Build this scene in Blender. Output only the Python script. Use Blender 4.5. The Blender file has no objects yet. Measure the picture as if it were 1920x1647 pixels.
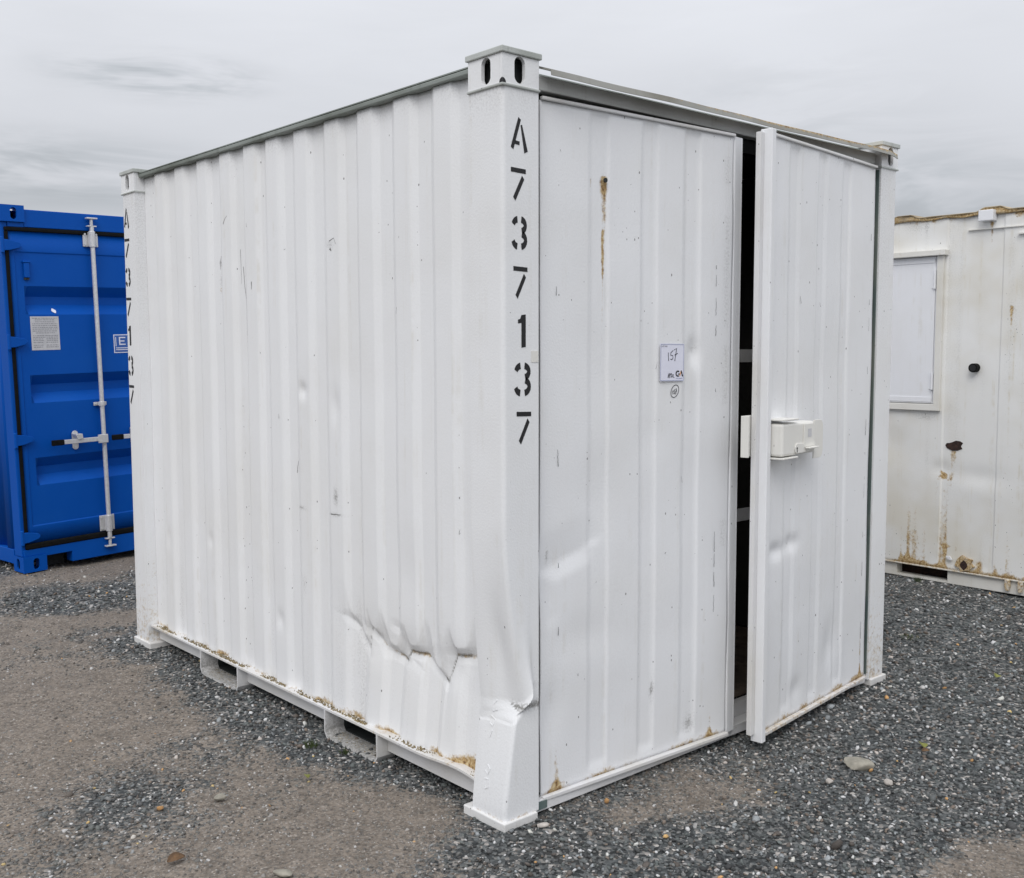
import bpy, bmesh, math, random
import numpy as np
from mathutils import Matrix, Vector

random.seed(7)
RNG = np.random.default_rng(11)
SC = bpy.context.scene
COL = SC.collection
R = math.radians

# ------------------------------------------------------------------ camera
cam_d = bpy.data.cameras.new('camera')
cam = bpy.data.objects.new('camera', cam_d)
COL.objects.link(cam)
cam_d.sensor_width = 36.0
cam_d.sensor_fit = 'HORIZONTAL'
cam_d.lens = 1971.1 / 1920.0 * 36.0
cam_d.clip_start = 0.05
cam_d.clip_end = 3000.0
CAMLOC = Vector((-2.2586, -2.6024, 1.6281))
_yaw, _pitch, _roll = 0.8476715, -0.0836013, -0.0023229
_fw = Vector((math.cos(_yaw) * math.cos(_pitch), math.sin(_yaw) * math.cos(_pitch), math.sin(_pitch)))
_r = Vector((math.sin(_yaw), -math.cos(_yaw), 0.0))
_u = _r.cross(_fw)
_r2 = _r * math.cos(_roll) + _u * math.sin(_roll)
_u2 = -_r * math.sin(_roll) + _u * math.cos(_roll)
_m = Matrix(((_r2.x, _u2.x, -_fw.x, CAMLOC.x), (_r2.y, _u2.y, -_fw.y, CAMLOC.y),
             (_r2.z, _u2.z, -_fw.z, CAMLOC.z), (0, 0, 0, 1)))
cam.matrix_world = _m
SC.camera = cam

# ------------------------------------------------------------------ light
SUN_TO = Vector((-0.60, -0.42, 0.80)).normalized()
SUN_EL = math.asin(SUN_TO.z)
SUN_AZ = math.atan2(SUN_TO.x, SUN_TO.y)
sun_d = bpy.data.lights.new('sun', 'SUN')
sun_d.energy = 1.4
sun_d.angle = R(35)
sun_d.color = (1.0, 0.97, 0.93)
sun = bpy.data.objects.new('sun', sun_d)
COL.objects.link(sun)
sun.rotation_euler = SUN_TO.to_track_quat('Z', 'Y').to_euler()

SC.view_settings.view_transform = 'Standard'
SC.view_settings.look = 'None'
SC.view_settings.gamma = 1.0
SC.view_settings.exposure = 0.0
SC.view_settings.use_curve_mapping = False
SC.cycles.use_denoising = True
SC.cycles.max_bounces = 5
SC.cycles.diffuse_bounces = 3
SC.cycles.glossy_bounces = 2
SC.cycles.transmission_bounces = 1
SC.cycles.caustics_reflective = False
SC.cycles.caustics_refractive = False


class NT:
    """small helper that writes shader nodes"""
    def __init__(self, tree):
        self.t = tree
        self.n = tree.nodes
        self.l = tree.links
        self.n.clear()

    def put(self, sock, v):
        if v is None:
            return
        if hasattr(v, 'is_output') or isinstance(v, bpy.types.NodeSocket):
            self.l.new(v, sock)
        else:
            if sock.type in ('RGBA',) and len(v) == 3:
                v = (*v, 1.0)
            sock.default_value = v

    def node(self, typ, **kw):
        nd = self.n.new(typ)
        for k, v in kw.items():
            setattr(nd, k, v)
        return nd

    def math(self, op, a, b=None, c=None, clamp=False):
        nd = self.node('ShaderNodeMath', operation=op, use_clamp=clamp)
        for i, v in enumerate((a, b, c)):
            self.put(nd.inputs[i], v)
        return nd.outputs[0]

    def vmath(self, op, a, b=None, out=0):
        nd = self.node('ShaderNodeVectorMath', operation=op)
        self.put(nd.inputs[0], a)
        if b is not None:
            self.put(nd.inputs[1], b)
        return nd.outputs[out]

    def mix(self, f, a, b, blend='MIX'):
        nd = self.node('ShaderNodeMix', data_type='RGBA', blend_type=blend)
        self.put(nd.inputs[0], f)
        self.put(nd.inputs[6], a)
        self.put(nd.inputs[7], b)
        return nd.outputs[2]

    def noise(self, vec, scale, detail=4.0, rough=0.55, dist=0.0):
        nd = self.node('ShaderNodeTexNoise')
        self.put(nd.inputs['Vector'], vec)
        nd.inputs['Scale'].default_value = scale
        nd.inputs['Detail'].default_value = detail
        nd.inputs['Roughness'].default_value = rough
        nd.inputs['Distortion'].default_value = dist
        return nd.outputs[0]

    def voro(self, vec, scale, feature='F1', rnd=1.0):
        nd = self.node('ShaderNodeTexVoronoi', feature=feature)
        self.put(nd.inputs['Vector'], vec)
        nd.inputs['Scale'].default_value = scale
        nd.inputs['Randomness'].default_value = rnd
        return nd

    def ramp(self, f, a, b):
        nd = self.node('ShaderNodeMapRange', interpolation_type='SMOOTHSTEP')
        self.put(nd.inputs[0], f)
        nd.inputs[1].default_value = a
        nd.inputs[2].default_value = b
        return nd.outputs[0]

    def colramp(self, f, stops):
        nd = self.node('ShaderNodeValToRGB')
        cr = nd.color_ramp
        while len(cr.elements) < len(stops):
            cr.elements.new(0.5)
        for e, (p, c) in zip(cr.elements, stops):
            e.position = p
            e.color = (*c, 1.0)
        self.put(nd.inputs[0], f)
        return nd.outputs[0]

    def attr(self, name, out='Fac'):
        nd = self.node('ShaderNodeAttribute', attribute_name=name)
        return nd.outputs[out]

    def obj(self):
        return self.node('ShaderNodeTexCoord').outputs['Object']

    def scaled(self, vec, s):
        return self.vmath('MULTIPLY', vec, s)


# ------------------------------------------------------------------ sky (overcast)
world = bpy.data.worlds.new('World')
SC.world = world
world.use_nodes = True
w = NT(world.node_tree)
wdir = w.node('ShaderNodeTexCoord').outputs['Generated']
sep = w.node('ShaderNodeSeparateXYZ')
w.put(sep.inputs[0], wdir)
sky = w.node('ShaderNodeTexSky', sky_type='NISHITA', sun_disc=False)
sky.sun_elevation = SUN_EL
sky.sun_rotation = SUN_AZ
up = w.math('MAXIMUM', sep.outputs[2], 0.0)
lum = w.math('MULTIPLY_ADD', up, 7.2, 6.25)              # overcast vault, brighter towards the zenith
den = w.math('ADD', up, 0.16)
px_ = w.math('DIVIDE', sep.outputs[0], den)
py_ = w.math('DIVIDE', sep.outputs[1], den)
cmb = w.node('ShaderNodeCombineXYZ')
w.put(cmb.inputs[0], px_)
w.put(cmb.inputs[1], py_)
n1 = w.noise(cmb.outputs[0], 0.55, 3.0, 0.6, 0.3)
n2 = w.noise(w.scaled(wdir, (3.0, 3.0, 16.0)), 2.2, 4.0, 0.62, 0.5)
cl = w.math('MULTIPLY_ADD', n1, 0.34, 0.83)
cl = w.math('MULTIPLY', cl, w.math('MULTIPLY_ADD', n2, 0.09, 0.955))


def smudge(center, sc, amt, lo, hi):
    d = w.vmath('SUBTRACT', wdir, center)
    d = w.vmath('MULTIPLY', d, sc)
    ln = w.vmath('LENGTH', d, out=1)
    m = w.ramp(ln, 1.0, 0.0)
    m = w.math('MULTIPLY', m, w.ramp(n2, lo, hi))
    return w.math('MULTIPLY_ADD', m, -amt, 1.0)


for args in (((0.385, 0.89, 0.236), (7.5, 7.5, 34.0), 0.42, 0.36, 0.66),
             ((0.30, 0.94, 0.150), (4.0, 4.0, 18.0), 0.34, 0.30, 0.66),
             ((0.87, 0.47, 0.120), (4.0, 4.0, 11.0), 0.26, 0.30, 0.62),
             ((0.80, 0.55, 0.215), (4.2, 4.2, 13.0), 0.13, 0.30, 0.66)):
    cl = w.math('MULTIPLY', cl, smudge(*args))
lum = w.math('MULTIPLY', lum, cl)
tint = w.mix(w.ramp(cl, 0.72, 1.0), (0.885, 0.935, 1.0), (0.915, 0.94, 1.0))
grey = w.vmath('SCALE', tint)
w.put(grey.node.inputs['Scale'], lum)
skymix = w.mix(0.985, sky.outputs[0], grey)
bg = w.node('ShaderNodeBackground')
w.put(bg.inputs[0], skymix)
bg.inputs[1].default_value = 0.1
wo = w.node('ShaderNodeOutputWorld')
w.l.new(bg.outputs[0], wo.inputs[0])


# ------------------------------------------------------------------ materials
def material(name):
    m = bpy.data.materials.new(name)
    m.use_nodes = True
    t = NT(m.node_tree)
    b = t.node('ShaderNodeBsdfPrincipled')
    o = t.node('ShaderNodeOutputMaterial')
    t.l.new(b.outputs[0], o.inputs[0])
    return m, t, b


def bump(t, b, h, strength, dist, prev=None):
    nd = t.node('ShaderNodeBump')
    nd.inputs['Strength'].default_value = strength
    nd.inputs['Distance'].default_value = dist
    t.put(nd.inputs['Height'], h)
    if prev is not None:
        t.put(nd.inputs['Normal'], prev)
    return nd.outputs[0]


def paint(name, base, dirt=(0.52, 0.48, 0.38), dirt_amt=0.28, speck=0.8, streak=0.3, rough=0.42, wav=0.5,
          spec_off=0.0, spec=0.5):
    m, t, b = material(name)
    o = t.obj()
    big = t.noise(o, 1.7, 3.0, 0.6)
    mid = t.noise(o, 14.0, 2.0, 0.6)
    st = t.noise(t.scaled(o, (26.0, 26.0, 0.9)), 1.0, 3.0, 0.65)
    fine = t.noise(o, 120.0, 2.0, 0.6)
    c = base
    f = t.math('MULTIPLY', t.ramp(big, 0.38, 0.78), dirt_amt)
    c = t.mix(f, c, dirt)
    f = t.math('MULTIPLY', t.ramp(st, 0.52, 0.80), streak)
    f = t.math('MULTIPLY', f, t.ramp(mid, 0.35, 0.7))
    c = t.mix(f, c, dirt)
    g = t.attr('grime')
    gf = t.math('MULTIPLY', g, t.ramp(t.math('MULTIPLY_ADD', g, 0.35, fine), 0.42, 0.95), clamp=True)
    c = t.mix(gf, c, (0.17, 0.165, 0.15))
    # small dark flecks where the paint is chipped
    v = t.voro(t.scaled(o, (1.0, 1.0, 0.6)), 48.0 + spec_off)
    rnd = t.node('ShaderNodeSeparateColor')
    t.put(rnd.inputs[0], v.outputs['Color'])
    sp = t.math('LESS_THAN', v.outputs['Distance'], t.math('MULTIPLY', t.math('POWER', rnd.outputs[0], 7.0), 0.16))
    sp = t.math('MULTIPLY', sp, speck)
    c = t.mix(sp, c, (0.13, 0.125, 0.12))
    # rust
    ru = t.attr('rust')
    rn = t.noise(o, 46.0, 3.0, 0.7)
    rf = t.ramp(t.math('ADD', t.math('MULTIPLY', ru, 0.95), t.math('MULTIPLY', rn, 0.62)), 0.60, 0.90)
    rf = t.math('MULTIPLY', rf, t.ramp(ru, 0.0, 0.12))
    rc = t.colramp(t.noise(o, 75.0, 2.0, 0.7), [(0.30, (0.13, 0.075, 0.035)), (0.46, (0.40, 0.26, 0.11)), (0.66, (0.62, 0.51, 0.31))])
    c = t.mix(rf, c, rc)
    t.put(b.inputs['Base Color'], c)
    b.inputs['Specular IOR Level'].default_value = spec
    t.put(b.inputs['Roughness'], t.math('MULTIPLY_ADD', t.math('ADD', rf, t.math('MULTIPLY', big, 0.3)), 0.35, rough - 0.05))
    n = bump(t, b, t.math('ADD', t.math('MULTIPLY', t.noise(o, 4.0, 1.0, 0.5), wav * 9.0), t.noise(o, 130.0, 1.0, 0.5)), 0.16, 0.004)
    t.put(b.inputs['Normal'], n)
    return m


def plain(name, base, rough=0.6, metal=0.0, var=0.12, scale=30.0, bmp=0.1):
    m, t, b = material(name)
    o = t.obj()
    n = t.noise(o, scale, 4.0, 0.6)
    d = tuple(x * (1.0 - 2.2 * var) for x in base)
    l = tuple(min(1.0, x * (1.0 + var)) for x in base)
    t.put(b.inputs['Base Color'], t.colramp(n, [(0.28, d), (0.72, l)]))
    t.put(b.inputs['Roughness'], t.math('MULTIPLY_ADD', n, 0.2, rough - 0.1))
    b.inputs['Metallic'].default_value = metal
    t.put(b.inputs['Normal'], bump(t, b, n, bmp, 0.003))
    return m


M = {}
M['white'] = paint('white_paint', (0.84, 0.85, 0.865), dirt=(0.60, 0.57, 0.49), dirt_amt=0.16, streak=0.34)
M['white_door'] = paint('white_door_paint', (0.84, 0.85, 0.87), spec_off=3.0, dirt=(0.60, 0.57, 0.49), dirt_amt=0.16, streak=0.34)
M['white_rail'] = paint('white_rail_paint', (0.74, 0.74, 0.75), dirt_amt=0.5, streak=0.4, spec_off=5.0, wav=0.1)
M['teal'] = paint('old_teal_paint', (0.105, 0.15, 0.148), dirt_amt=0.4, wav=0.0)
M['roof_edge'] = paint('weathered_roof_edge', (0.27, 0.30, 0.28), dirt=(0.08, 0.095, 0.07), dirt_amt=0.9, streak=0.6, rough=0.6, wav=0.0)
M['cap'] = paint('corner_cap_paint', (0.56, 0.585, 0.57), dirt=(0.13, 0.15, 0.11), dirt_amt=0.75, streak=0.6, rough=0.6, wav=0.0)
M['base'] = paint('foot_plate_paint', (0.76, 0.76, 0.755), dirt=(0.36, 0.31, 0.25), dirt_amt=0.7, streak=0.5, speck=1.0, wav=0.0)
M['header'] = paint('header_shade_paint', (0.62, 0.63, 0.62), dirt=(0.30, 0.29, 0.25), dirt_amt=0.6, streak=0.5, wav=0.0)  # white greyed to carry the overhang's shade, with some dirt on top
M['gutter'] = paint('mossy_gutter_paint', (0.34, 0.34, 0.315), dirt=(0.12, 0.10, 0.055), dirt_amt=0.75, streak=0.7, rough=0.6, wav=0.0)
M['lock'] = paint('cream_lock_paint', (0.80, 0.79, 0.75), dirt_amt=0.2, speck=0.3, wav=0.0)
M['cabin'] = paint('cabin_paint', (0.80, 0.80, 0.785), dirt=(0.58, 0.52, 0.38), dirt_amt=0.50, streak=0.60, spec_off=7.0, wav=0.5)
M['cabin_trim'] = paint('cabin_trim_paint', (0.76, 0.75, 0.71), dirt=(0.46, 0.40, 0.28), dirt_amt=0.5, streak=0.4, wav=0.0)
M['shutter'] = paint('shutter_paint', (0.80, 0.81, 0.84), dirt_amt=0.12, speck=0.2, wav=0.35)
M['blue'] = paint('blue_paint', (0.0, 0.078, 0.41), dirt=(0.008, 0.108, 0.45), dirt_amt=0.35, speck=0.10, streak=0.12, rough=0.5, wav=0.25, spec=0.14)
M['black_ink'] = plain('black_stencil_paint', (0.012, 0.012, 0.014), 0.6, var=0.3, scale=150)
M['scuff'] = plain('dark_scuff', (0.20, 0.20, 0.195), 0.7, var=0.4, scale=200)
M['pen'] = plain('marker_ink', (0.03, 0.03, 0.045), 0.6, var=0.2)
M['rubber'] = plain('black_rubber', (0.007, 0.007, 0.007), 0.75, var=0.3)
M['rubber'].node_tree.nodes['Principled BSDF'].inputs['Specular IOR Level'].default_value = 0.15
M['galv'] = plain('galvanised_steel', (0.70, 0.70, 0.71), 0.38, metal=0.35, var=0.07, scale=55)
M['paper'] = plain('white_paper', (0.78, 0.79, 0.90), 0.7, var=0.02)
M['paper_grey'] = plain('grey_label_paper', (0.60, 0.60, 0.62), 0.55, var=0.05)
M['print_grey'] = plain('grey_print', (0.33, 0.33, 0.36), 0.6, var=0.1)
M['print_blue'] = plain('blue_print', (0.035, 0.12, 0.42), 0.5, var=0.05)
M['border'] = plain('label_border_ink', (0.30, 0.34, 0.52), 0.6, var=0.05)
M['orange'] = plain('orange_print', (0.75, 0.38, 0.16), 0.6, var=0.05)
M['dark'] = plain('void_shade', (0.03, 0.035, 0.035), 0.8, var=0.3)  # near-black that stands in for shade inside hollow parts
M['wood'] = plain('plywood_floor', (0.13, 0.10, 0.075), 0.8, var=0.3, scale=14)
M['rusty'] = plain('rusted_steel', (0.045, 0.022, 0.016), 0.85, var=0.4, scale=60, bmp=0.4)
M['rust_edge'] = paint('rusted_roof_sheet', (0.46, 0.38, 0.26), dirt=(0.13, 0.08, 0.04), dirt_amt=1.0, streak=0.7, rough=0.7, wav=0.0)
M['stone'] = plain('grey_stone', (0.33, 0.31, 0.26), 0.85, var=0.2, scale=22, bmp=0.5)
M['leaf'] = plain('yellowing_leaf', (0.20, 0.21, 0.04), 0.6, var=0.25, scale=60)
M['leaf_brown'] = plain('brown_leaf', (0.13, 0.07, 0.03), 0.7, var=0.3, scale=60)
M['grass'] = plain('short_grass', (0.07, 0.10, 0.03), 0.7, var=0.3, scale=60)
M['moss'] = plain('dry_moss', (0.28, 0.22, 0.12), 0.9, var=0.4, scale=80)
M['interior'] = plain('interior_shade_dark', (0.06, 0.058, 0.055), 0.7, var=0.1)  # dark colour standing in for the unlit inside of the container


# ------------------------------------------------------------------ mesh helpers
class MB:
    def __init__(self):
        self.v, self.f = [], []

    def add(self, vs, fs):
        o = len(self.v)
        self.v += [tuple(map(float, q)) for q in vs]
        self.f += [tuple(i + o for i in q) for q in fs]
        return self

    def box(self, x0, x1, y0, y1, z0, z1):
        return self.add([(x0, y0, z0), (x1, y0, z0), (x1, y1, z0), (x0, y1, z0),
                         (x0, y0, z1), (x1, y0, z1), (x1, y1, z1), (x0, y1, z1)],
                        [(0, 3, 2, 1), (4, 5, 6, 7), (0, 1, 5, 4), (1, 2, 6, 5), (2, 3, 7, 6), (3, 0, 4, 7)])

    def prism(self, poly, axis, a, b):
        """extrude a closed polygon of (p, q) along axis from a to b; axis 'x': p=y q=z, 'y': p=x q=z, 'z': p=x q=y"""
        def mk(p, q, t):
            return {'x': (t, p, q), 'y': (p, t, q), 'z': (p, q, t)}[axis]
        n = len(poly)
        vs = [mk(p, q, a) for p, q in poly] + [mk(p, q, b) for p, q in poly]
        fs = [tuple(range(n)), tuple(range(2 * n - 1, n - 1, -1))]
        fs += [(i, i + n, (i + 1) % n + n, (i + 1) % n) for i in range(n)]
        return self.add(vs, fs)

    def tube(self, p0, p1, r, n=16, r1=None, caps=True):
        p0, p1 = Vector(p0), Vector(p1)
        r1 = r if r1 is None else r1
        d = (p1 - p0).normalized()
        a = d.orthogonal().normalized()
        b = d.cross(a)
        vs = []
        for p, rr in ((p0, r), (p1, r1)):
            for i in range(n):
                t = 2 * math.pi * i / n
                vs.append(p + (a * math.cos(t) + b * math.sin(t)) * rr)
        fs = [(i, (i + 1) % n, (i + 1) % n + n, i + n) for i in range(n)]
        if caps:
            fs += [tuple(range(n - 1, -1, -1)), tuple(range(n, 2 * n))]
        return self.add(vs, fs)

    def build(self, name, mat, parent=None, bevel=0.0, smooth=None, loc=None, seg=2):
        me = bpy.data.meshes.new(name)
        me.from_pydata(self.v, [], self.f)
        return finish(me, name, mat, parent, bevel, smooth, loc, seg)


def finish(me, name, mat, parent=None, bevel=0.0, smooth=None, loc=None, seg=2, recalc=True):
    if recalc:
        bm = bmesh.new()
        bm.from_mesh(me)
        bmesh.ops.recalc_face_normals(bm, faces=bm.faces)
        bm.to_mesh(me)
        bm.free()
    me.materials.append(M[mat] if isinstance(mat, str) else mat)
    if smooth is not None:
        me.polygons.foreach_set('use_smooth', [True] * len(me.polygons))
        me.set_sharp_from_angle(angle=R(smooth))
    ob = bpy.data.objects.new(name, me)
    COL.objects.link(ob)
    if parent is not None:
        ob.parent = parent
    if loc is not None:
        ob.location = loc
    if bevel:
        md = ob.modifiers.new('bevel', 'BEVEL')
        md.width = bevel
        md.segments = seg
        md.limit_method = 'ANGLE'
        md.angle_limit = R(40)
    return ob


def tag(o, label, cat=None, group=None, kind=None):
    if label:
        o['label'] = label
    if cat:
        o['category'] = cat
    if group:
        o['group'] = group
    if kind:
        o['kind'] = kind
    return o


def empty(name, loc=(0, 0, 0), rot=(0, 0, 0)):
    o = bpy.data.objects.new(name, None)
    o.empty_display_size = 0.2
    COL.objects.link(o)
    o.location = loc
    o.rotation_euler = rot
    return o


def hashn(ix, iy, seed):
    h = (ix.astype(np.int64) * 374761393 + iy.astype(np.int64) * 668265263 + seed * 1442695041) & 0x7fffffff
    h = (h ^ (h >> 13)) * 1274126177 & 0x7fffffff
    return ((h ^ (h >> 16)) & 0xffff) / 65535.0


def vnoise(x, y, seed=0):
    x, y = np.asarray(x, float), np.asarray(y, float)
    ix, iy = np.floor(x), np.floor(y)
    fx, fy = x - ix, y - iy
    fx, fy = fx * fx * (3 - 2 * fx), fy * fy * (3 - 2 * fy)
    a, b = hashn(ix, iy, seed), hashn(ix + 1, iy, seed)
    c, d = hashn(ix, iy + 1, seed), hashn(ix + 1, iy + 1, seed)
    return (a * (1 - fx) + b * fx) * (1 - fy) + (c * (1 - fx) + d * fx) * fy


def fbm(x, y, seed=0, octv=4):
    s, a, tot = 0.0, 1.0, 0.0
    for k in range(octv):
        s = s + a * vnoise(np.asarray(x) * 2 ** k, np.asarray(y) * 2 ** k, seed + 17 * k)
        tot += a
        a *= 0.5
    return s / tot


def sstep(a, b, x):
    t = np.clip((np.asarray(x, float) - a) / (b - a), 0, 1)
    return t * t * (3 - 2 * t)


def lines(lo, hi, step, extra=()):
    s = set(np.round(np.linspace(lo, hi, max(2, int(round((hi - lo) / step)) + 1)), 4))
    s = sorted(s | {round(e, 4) for e in extra if lo <= e <= hi})
    keep = {round(e, 4) for e in extra} | {round(lo, 4), round(hi, 4)}
    out = []
    for q in s:
        if q not in keep and any(abs(q - k) < step * 0.35 for k in keep):
            continue
        out.append(q)
    return np.array(out)


def sheet(name, us, zs, fn, mat, parent=None, smooth=22, thick=0.0, rust=None, grime=None):
    """grid over (u, z); fn maps arrays U, Z to X, Y, Z coordinates"""
    U, Z = np.meshgrid(us, zs)
    X, Y, Zz = fn(U, Z)
    vs = np.stack([X, Y, Zz], -1).reshape(-1, 3)
    nu, nz = len(us), len(zs)
    i = np.arange(nu * nz).reshape(nz, nu)
    q = np.stack([i[:-1, :-1], i[:-1, 1:], i[1:, 1:], i[1:, :-1]], -1).reshape(-1, 4)
    me = bpy.data.meshes.new(name)
    me.from_pydata(vs.tolist(), [], q.tolist())
    for nm, g in (('rust', rust), ('grime', grime)):
        if g is not None:
            a = me.attributes.new(nm, 'FLOAT', 'POINT')
            a.data.foreach_set('value', np.clip(g(U, Z), 0, 1).reshape(-1).astype(np.float32))
    ob = finish(me, name, mat, parent, smooth=smooth, recalc=False)
    if thick:
        md = ob.modifiers.new('solid', 'SOLIDIFY')
        md.thickness = abs(thick)
        md.offset = 1.0 if thick < 0 else -1.0
    return ob


def rust_it(ob, val):
    a = ob.data.attributes.new('rust', 'FLOAT', 'POINT')
    a.data.foreach_set('value', np.full(len(ob.data.vertices), val, np.float32))
    return ob


def blob(U, Z, u, z, su, sz):
    return np.exp(-((U - u) / su) ** 2 - ((Z - z) / sz) ** 2)


def drip(U, Z, u, ztop, length, wd):
    """a stain that starts at ztop and runs down"""
    t = np.clip((ztop - Z) / length, 0, 1)
    ww = wd * (1.0 - 0.55 * t) + 1e-4
    return np.exp(-((U - u - 0.10 * wd * np.sin(Z * 31)) / ww) ** 2) * (Z <= ztop + 0.01) * (1 - t) ** 0.8 * (Z >= ztop - length)


def trapez(us, ridges, slope, hi, lo):
    xp, fp = [], []
    for a, b in ridges:
        xp += [a - slope, a, b, b + slope]
        fp += [lo, hi, hi, lo]
    return lambda u: np.interp(u, xp, fp), xp


def plate_hole(mb, w0, w1, h0, h1, cx, cz, rx, rz, front, back, axis):
    """plate with an oval (slot) hole: axis 'y' -> plate in x/z, axis 'x' -> plate in y/z"""
    n = 32
    ring, rect = [], []
    for k in range(n):
        t = 2 * math.pi * k / n
        c, s = math.cos(t), math.sin(t)
        oz = (rz - rx) * (1 if s > 0 else -1) if abs(s) > 1e-6 else 0.0
        ring.append((cx + rx * c, cz + oz + rx * s))
        m = min(((w1 - cx) if c > 0 else (cx - w0)) / max(abs(c), 1e-6), ((h1 - cz) if s > 0 else (cz - h0)) / max(abs(s), 1e-6))
        rect.append((cx + c * m, cz + s * m))
    # snap the nearest rectangle samples to the four corners
    for cw, ch in ((w0, h0), (w0, h1), (w1, h0), (w1, h1)):
        k = min(range(n), key=lambda i: (rect[i][0] - cw) ** 2 + (rect[i][1] - ch) ** 2)
        rect[k] = (cw, ch)
    mk = (lambda p, q, d: (p, d, q)) if axis == 'y' else (lambda p, q, d: (d, p, q))
    vs = [mk(*q, front) for q in ring] + [mk(*q, front) for q in rect] + [mk(*q, back) for q in ring] + [mk(*q, back) for q in rect]
    fs = []
    for k in range(n):
        j = (k + 1) % n
        fs += [(k, j, n + j, n + k), (2 * n + k, 3 * n + k, 3 * n + j, 2 * n + j), (k, 2 * n + k, 2 * n + j, j), (n + k, n + j, 3 * n + j, 3 * n + k)]
    mb.add(vs, fs)


def ribbon(pts, wd, taper=None):
    """flat stroke in (p, q): list of polygons"""
    out = []
    n = len(pts)
    L, Rr = [], []
    for i in range(n):
        a = pts[max(0, i - 1)]
        b = pts[min(n - 1, i + 1)]
        dx, dy = b[0] - a[0], b[1] - a[1]
        l = math.hypot(dx, dy) or 1.0
        ww = (wd if taper is None else wd + (taper - wd) * i / (n - 1)) * 0.5
        L.append((pts[i][0] - dy / l * ww, pts[i][1] + dx / l * ww))
        Rr.append((pts[i][0] + dy / l * ww, pts[i][1] - dx / l * ww))
    for i in range(n - 1):
        out.append([L[i], Rr[i], Rr[i + 1], L[i + 1]])
    return out


def arc(cx, cy, rx, ry, a0, a1, n=9):
    return [(cx + rx * math.cos(R(a0 + (a1 - a0) * i / (n - 1))), cy + ry * math.sin(R(a0 + (a1 - a0) * i / (n - 1)))) for i in range(n)]


def glyph_polys(ch):
    """stencil characters in a unit box"""
    if ch == 'A':
        return ribbon([(0.56, 1.0), (0.10, 0.02)], 0.17) + ribbon([(0.66, 0.80), (0.95, -0.06)], 0.09, 0.22) + ribbon([(0.27, 0.22), (0.55, 0.20)], 0.12)
    if ch == '7':
        return [[(0.0, 0.85), (1.0, 0.83), (1.0, 0.98), (0.0, 1.0)]] + ribbon([(0.82, 0.70), (0.22, -0.02)], 0.19)
    if ch == '3':
        w_ = 0.21
        return (ribbon(arc(0.45, 0.745, 0.36, 0.19, 172, 104, 7), w_) + ribbon(arc(0.55, 0.745, 0.34, 0.19, 78, -72, 11), w_)
                + ribbon(arc(0.55, 0.27, 0.36, 0.21, 72, -78, 11), w_) + ribbon(arc(0.43, 0.27, 0.36, 0.21, -104, -172, 7), w_))
    if ch == '1':
        return [[(0.42, -0.02), (0.92, 0.0), (0.92, 1.0), (0.42, 0.98)], [(0.02, 0.72), (0.42, 0.74), (0.42, 0.98), (0.28, 0.86), (0.02, 0.84)]]
    return []


def flat_polys(name, polys, mp, mat, parent, th=0.0009):
    """thin solid made from polygons; mp maps (p, q, depth) to a point"""
    mb = MB()
    for pl in polys:
        n = len(pl)
        vs = [mp(p, q, 0.0) for p, q in pl] + [mp(p, q, th) for p, q in pl]
        mb.add(vs, [tuple(range(n)), tuple(range(2 * n - 1, n - 1, -1))] + [(i, (i + 1) % n, (i + 1) % n + n, i + n) for i in range(n)])
    return mb.build(name, mat, parent)


# ------------------------------------------------------------------ ground
def dirt_mask(x, y):
    """0 = loose dark gravel, 1 = trodden brown dirt"""
    n = fbm(x * 0.9 + 3.1, y * 0.9 + 1.7, 5, 5)
    m = 1.9 * (n - 0.47) + 0.9 * (fbm(x * 2.6 + 7, y * 2.6, 23, 4) - 0.5)
    for cx, cy, sx, sy, a in ((-0.25, 3.85, 0.80, 0.20, 0.60), (-0.85, 2.6, 0.65, 0.9, 0.45), (-1.1, 1.75, 0.5, 0.6, 0.30), (-0.30, 1.0, 0.22, 0.65, 0.50),
                              (-0.25, 0.45, 0.25, 0.40, 0.40), (-0.75, 0.35, 0.35, 0.30, 0.35), (0.45, -0.20, 0.30, 0.12, 0.50), (0.72, -0.33, 0.20, 0.12, 0.25), (1.0, -1.25, 0.35, 0.18, 0.45), (0.3, 5.2, 1.6, 0.5, 0.6), (-1.9, 1.2, 0.5, 0.8, 0.4),
                              (-0.85, 1.05, 0.24, 0.30, -0.60), (0.02, 2.1, 0.16, 1.1, -0.8), (-0.2, 4.5, 1.2, 0.25, -0.55), (0.1, -0.45, 0.25, 0.22, -0.7), (0.5, -0.75, 0.5, 0.3, -0.5),
                              (2.8, -0.5, 1.9, 1.1, -0.8), (1.4, -0.75, 0.5, 0.35, -0.5), (0.06, 0.5, 0.08, 0.6, -0.5)):
        m = m + a * np.exp(-((x - cx) / sx) ** 2 - ((y - cy) / sy) ** 2)
    left = sstep(-0.02, -0.40, x) * sstep(-0.7, 0.1, y)             # the left of the yard is dusty all over
    m = m * (1 - 0.55 * left) + 0.36 * left
    m = m + 0.5 * (fbm(x * 9 + 2, y * 9, 15, 4) - 0.5)
    return np.clip(sstep(-0.25, 0.95, m), 0, 1)


def ground_h(x, y):
    far = sstep(7, 30, np.hypot(x - 1, y - 1))
    h = (fbm(x * 1.3, y * 1.3, 31, 4) - 0.5) * 0.035 + (fbm(x * 7, y * 7, 41, 3) - 0.5) * 0.012
    # flatten where the containers stand
    flat = np.minimum(1, sstep(-0.15, 0.3, np.maximum(np.maximum(-x, x - 2.5), np.maximum(-y, y - 3.2))))
    return (h - 0.012) * (0.25 + 0.75 * flat) * (1 - far)


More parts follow.
